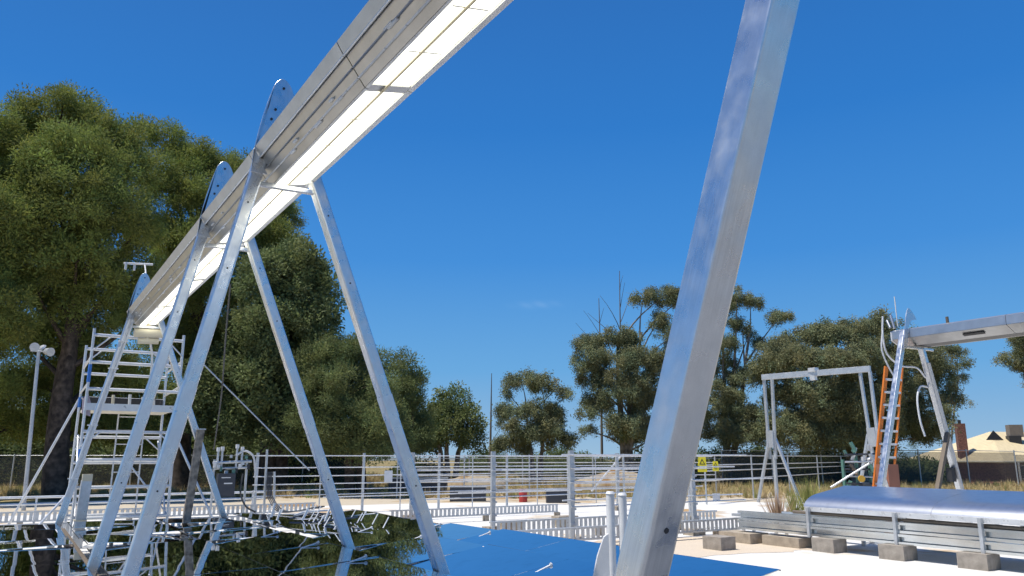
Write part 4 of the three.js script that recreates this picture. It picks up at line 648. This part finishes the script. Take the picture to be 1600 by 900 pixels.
// ---- weeds, dry grass, earth mounds and odds and ends
function bladeGeo(n, h, w, spread) {
  const p = []; for (let k = 0; k < n; k++) { const a = rr(0, 6.28), r = rr(0, spread), x = Math.cos(a) * r * 0.4, z = Math.sin(a) * r * 0.4, l = h * rr(0.5, 1), tx = x + Math.cos(a) * r, tz = z + Math.sin(a) * r, b = a + 1.57; p.push(x - Math.cos(b) * w, 0, z - Math.sin(b) * w, x + Math.cos(b) * w, 0, z + Math.sin(b) * w, tx, l, tz); }
  const g = new THREE.BufferGeometry(); g.setAttribute('position', new THREE.Float32BufferAttribute(p, 3)); g.computeVertexNormals(); return g;
}
{
  const tuft = bladeGeo(26, 0.34, 0.008, 0.22), n = 9000, im = new THREE.InstancedMesh(tuft, M.straw, n), m = new THREE.Matrix4(), col = new THREE.Color();
  for (let i = 0; i < n; i++) { let lat, dist; do { dist = 31 + 45 * Math.pow(rnd(), 1.3); lat = rr(-0.72, 0.75) * dist; } while (false); const [x, z] = L(lat, dist), s = rr(0.6, 1.5); m.compose(V(x, groundY(x, z) - 0.02, z), new THREE.Quaternion().setFromEuler(new THREE.Euler(0, rr(0, 6.28), 0)), V(s, s * rr(0.6, 1.2), s)); im.setMatrixAt(i, m); const g = rnd() < 0.14 ? 1 : 0, b = rr(0.75, 1.2); col.setRGB(b * (g ? 0.6 : 1), b * (g ? 0.85 : 1), b * (g ? 0.5 : 1)); im.setColorAt(i, col); }
  im.name = 'dry_grass'; im.userData.kind = 'stuff'; im.userData.label = 'straw-coloured dry grass covering the paddock'; im.userData.category = 'grass'; im.castShadow = im.receiveShadow = true; scene.add(im);
}
function weed(x, z, n, h, mat, label) { const g = bladeGeo(n, h, 0.012, h * 0.55); g.setAttribute('uv', new THREE.Float32BufferAttribute(new Float32Array(g.attributes.position.count * 2), 2)); g.translate(x, 0, z); const t = thing('weed_clump', label, 'weed', [x, 0, z]); obj('blades', g, mat, t); }
{ const [x, z] = L(8.95, 24); weed(x, z, 260, 1.1, M.weed, 'tall yellow-green weeds left of the pump skid'); const [x2, z2] = L(8.2, 23.2); weed(x2, z2, 160, 0.7, M.weed, 'shorter yellow-green weeds beside the gantry foot'); const [x3, z3] = L(6.5, 19.5); weed(x3, z3, 150, 0.85, M.weedDry, 'dry brown weeds at the end of the slotted trays'); }
function mound(lat, dist, rx, rz, h, label) {
  const [x, z] = L(lat, dist), g = new THREE.SphereGeometry(1, 26, 14, 0, 6.2832, 0, Math.PI / 2), ps = g.attributes.position, uv = g.attributes.uv;
  for (let i = 0; i < ps.count; i++) { const a = ps.getX(i), b = ps.getY(i), c = ps.getZ(i), k = 1 + 0.3 * fbm(a * 1.5 + lat, c * 1.5 + b, 3); ps.setXYZ(i, a * rx * k, Math.pow(b, 0.8) * h * k - 0.04, c * rz * k); uv.setXY(i, a * rx * 2, c * rz * 2 + b); }
  g.computeVertexNormals(); g.rotateY(-YAW).translate(x, 0, z); const m = obj('earth_mound', fin(g), std({ color: lin(0.50, 0.42, 0.30), roughness: 1, map: yardT, bumpMap: brushT, bumpScale: 0.03 })); m.position.set(0, 0, 0); tag(m, label, 'mound');
}
mound(5.2, 37, 2.6, 1.4, 0.95, 'tan earth mound beside the strut'); mound(-1.8, 36, 1.6, 1.0, 0.8, 'low tan earth mound under the umbrella gum');
{ const [x, z] = L(0.4, 28.5); tag(obj('red_drum', rod(V(x, 0.0, z), V(x, 0.45, z), 0.15, 16), M.red), 'small red drum behind the rails in the middle', 'drum');
  for (const [la, di, w, h, l] of [[-1.6, 29, 1.3, 0.5, 'dark grey crate behind the rails, left of the red drum'], [1.7, 28, 1.0, 0.42, 'dark grey crate behind the rails, right of the red drum'], [-3.9, 33, 2.4, 0.7, 'long dark bin under the bushy tree behind the railing']]) { const [a, b] = L(la, di), t = thing('storage_crate', l, 'crate', [a, 0, b]); const g = bx(0, h / 2, 0, w, h, 0.5); g.rotateY(-YAW).translate(a, 0, b); obj('body', g, M.cabinet, t); const g2 = bx(0, h + 0.02, 0, w + 0.06, 0.04, 0.56); g2.rotateY(-YAW).translate(a, 0, b); obj('lid', g2, M.galv, t); }
  const [px, pz] = L(3.0, 30), [qx, qz] = L(4.2, 30); tag(obj('leaning_pole', rod(V(px, 0.3, pz), V(qx, 1.65, qz), 0.035, 8), M.alu), 'pale pole leaning behind the rails left of the strut', 'pole'); }
renderer.render(scene, camera);
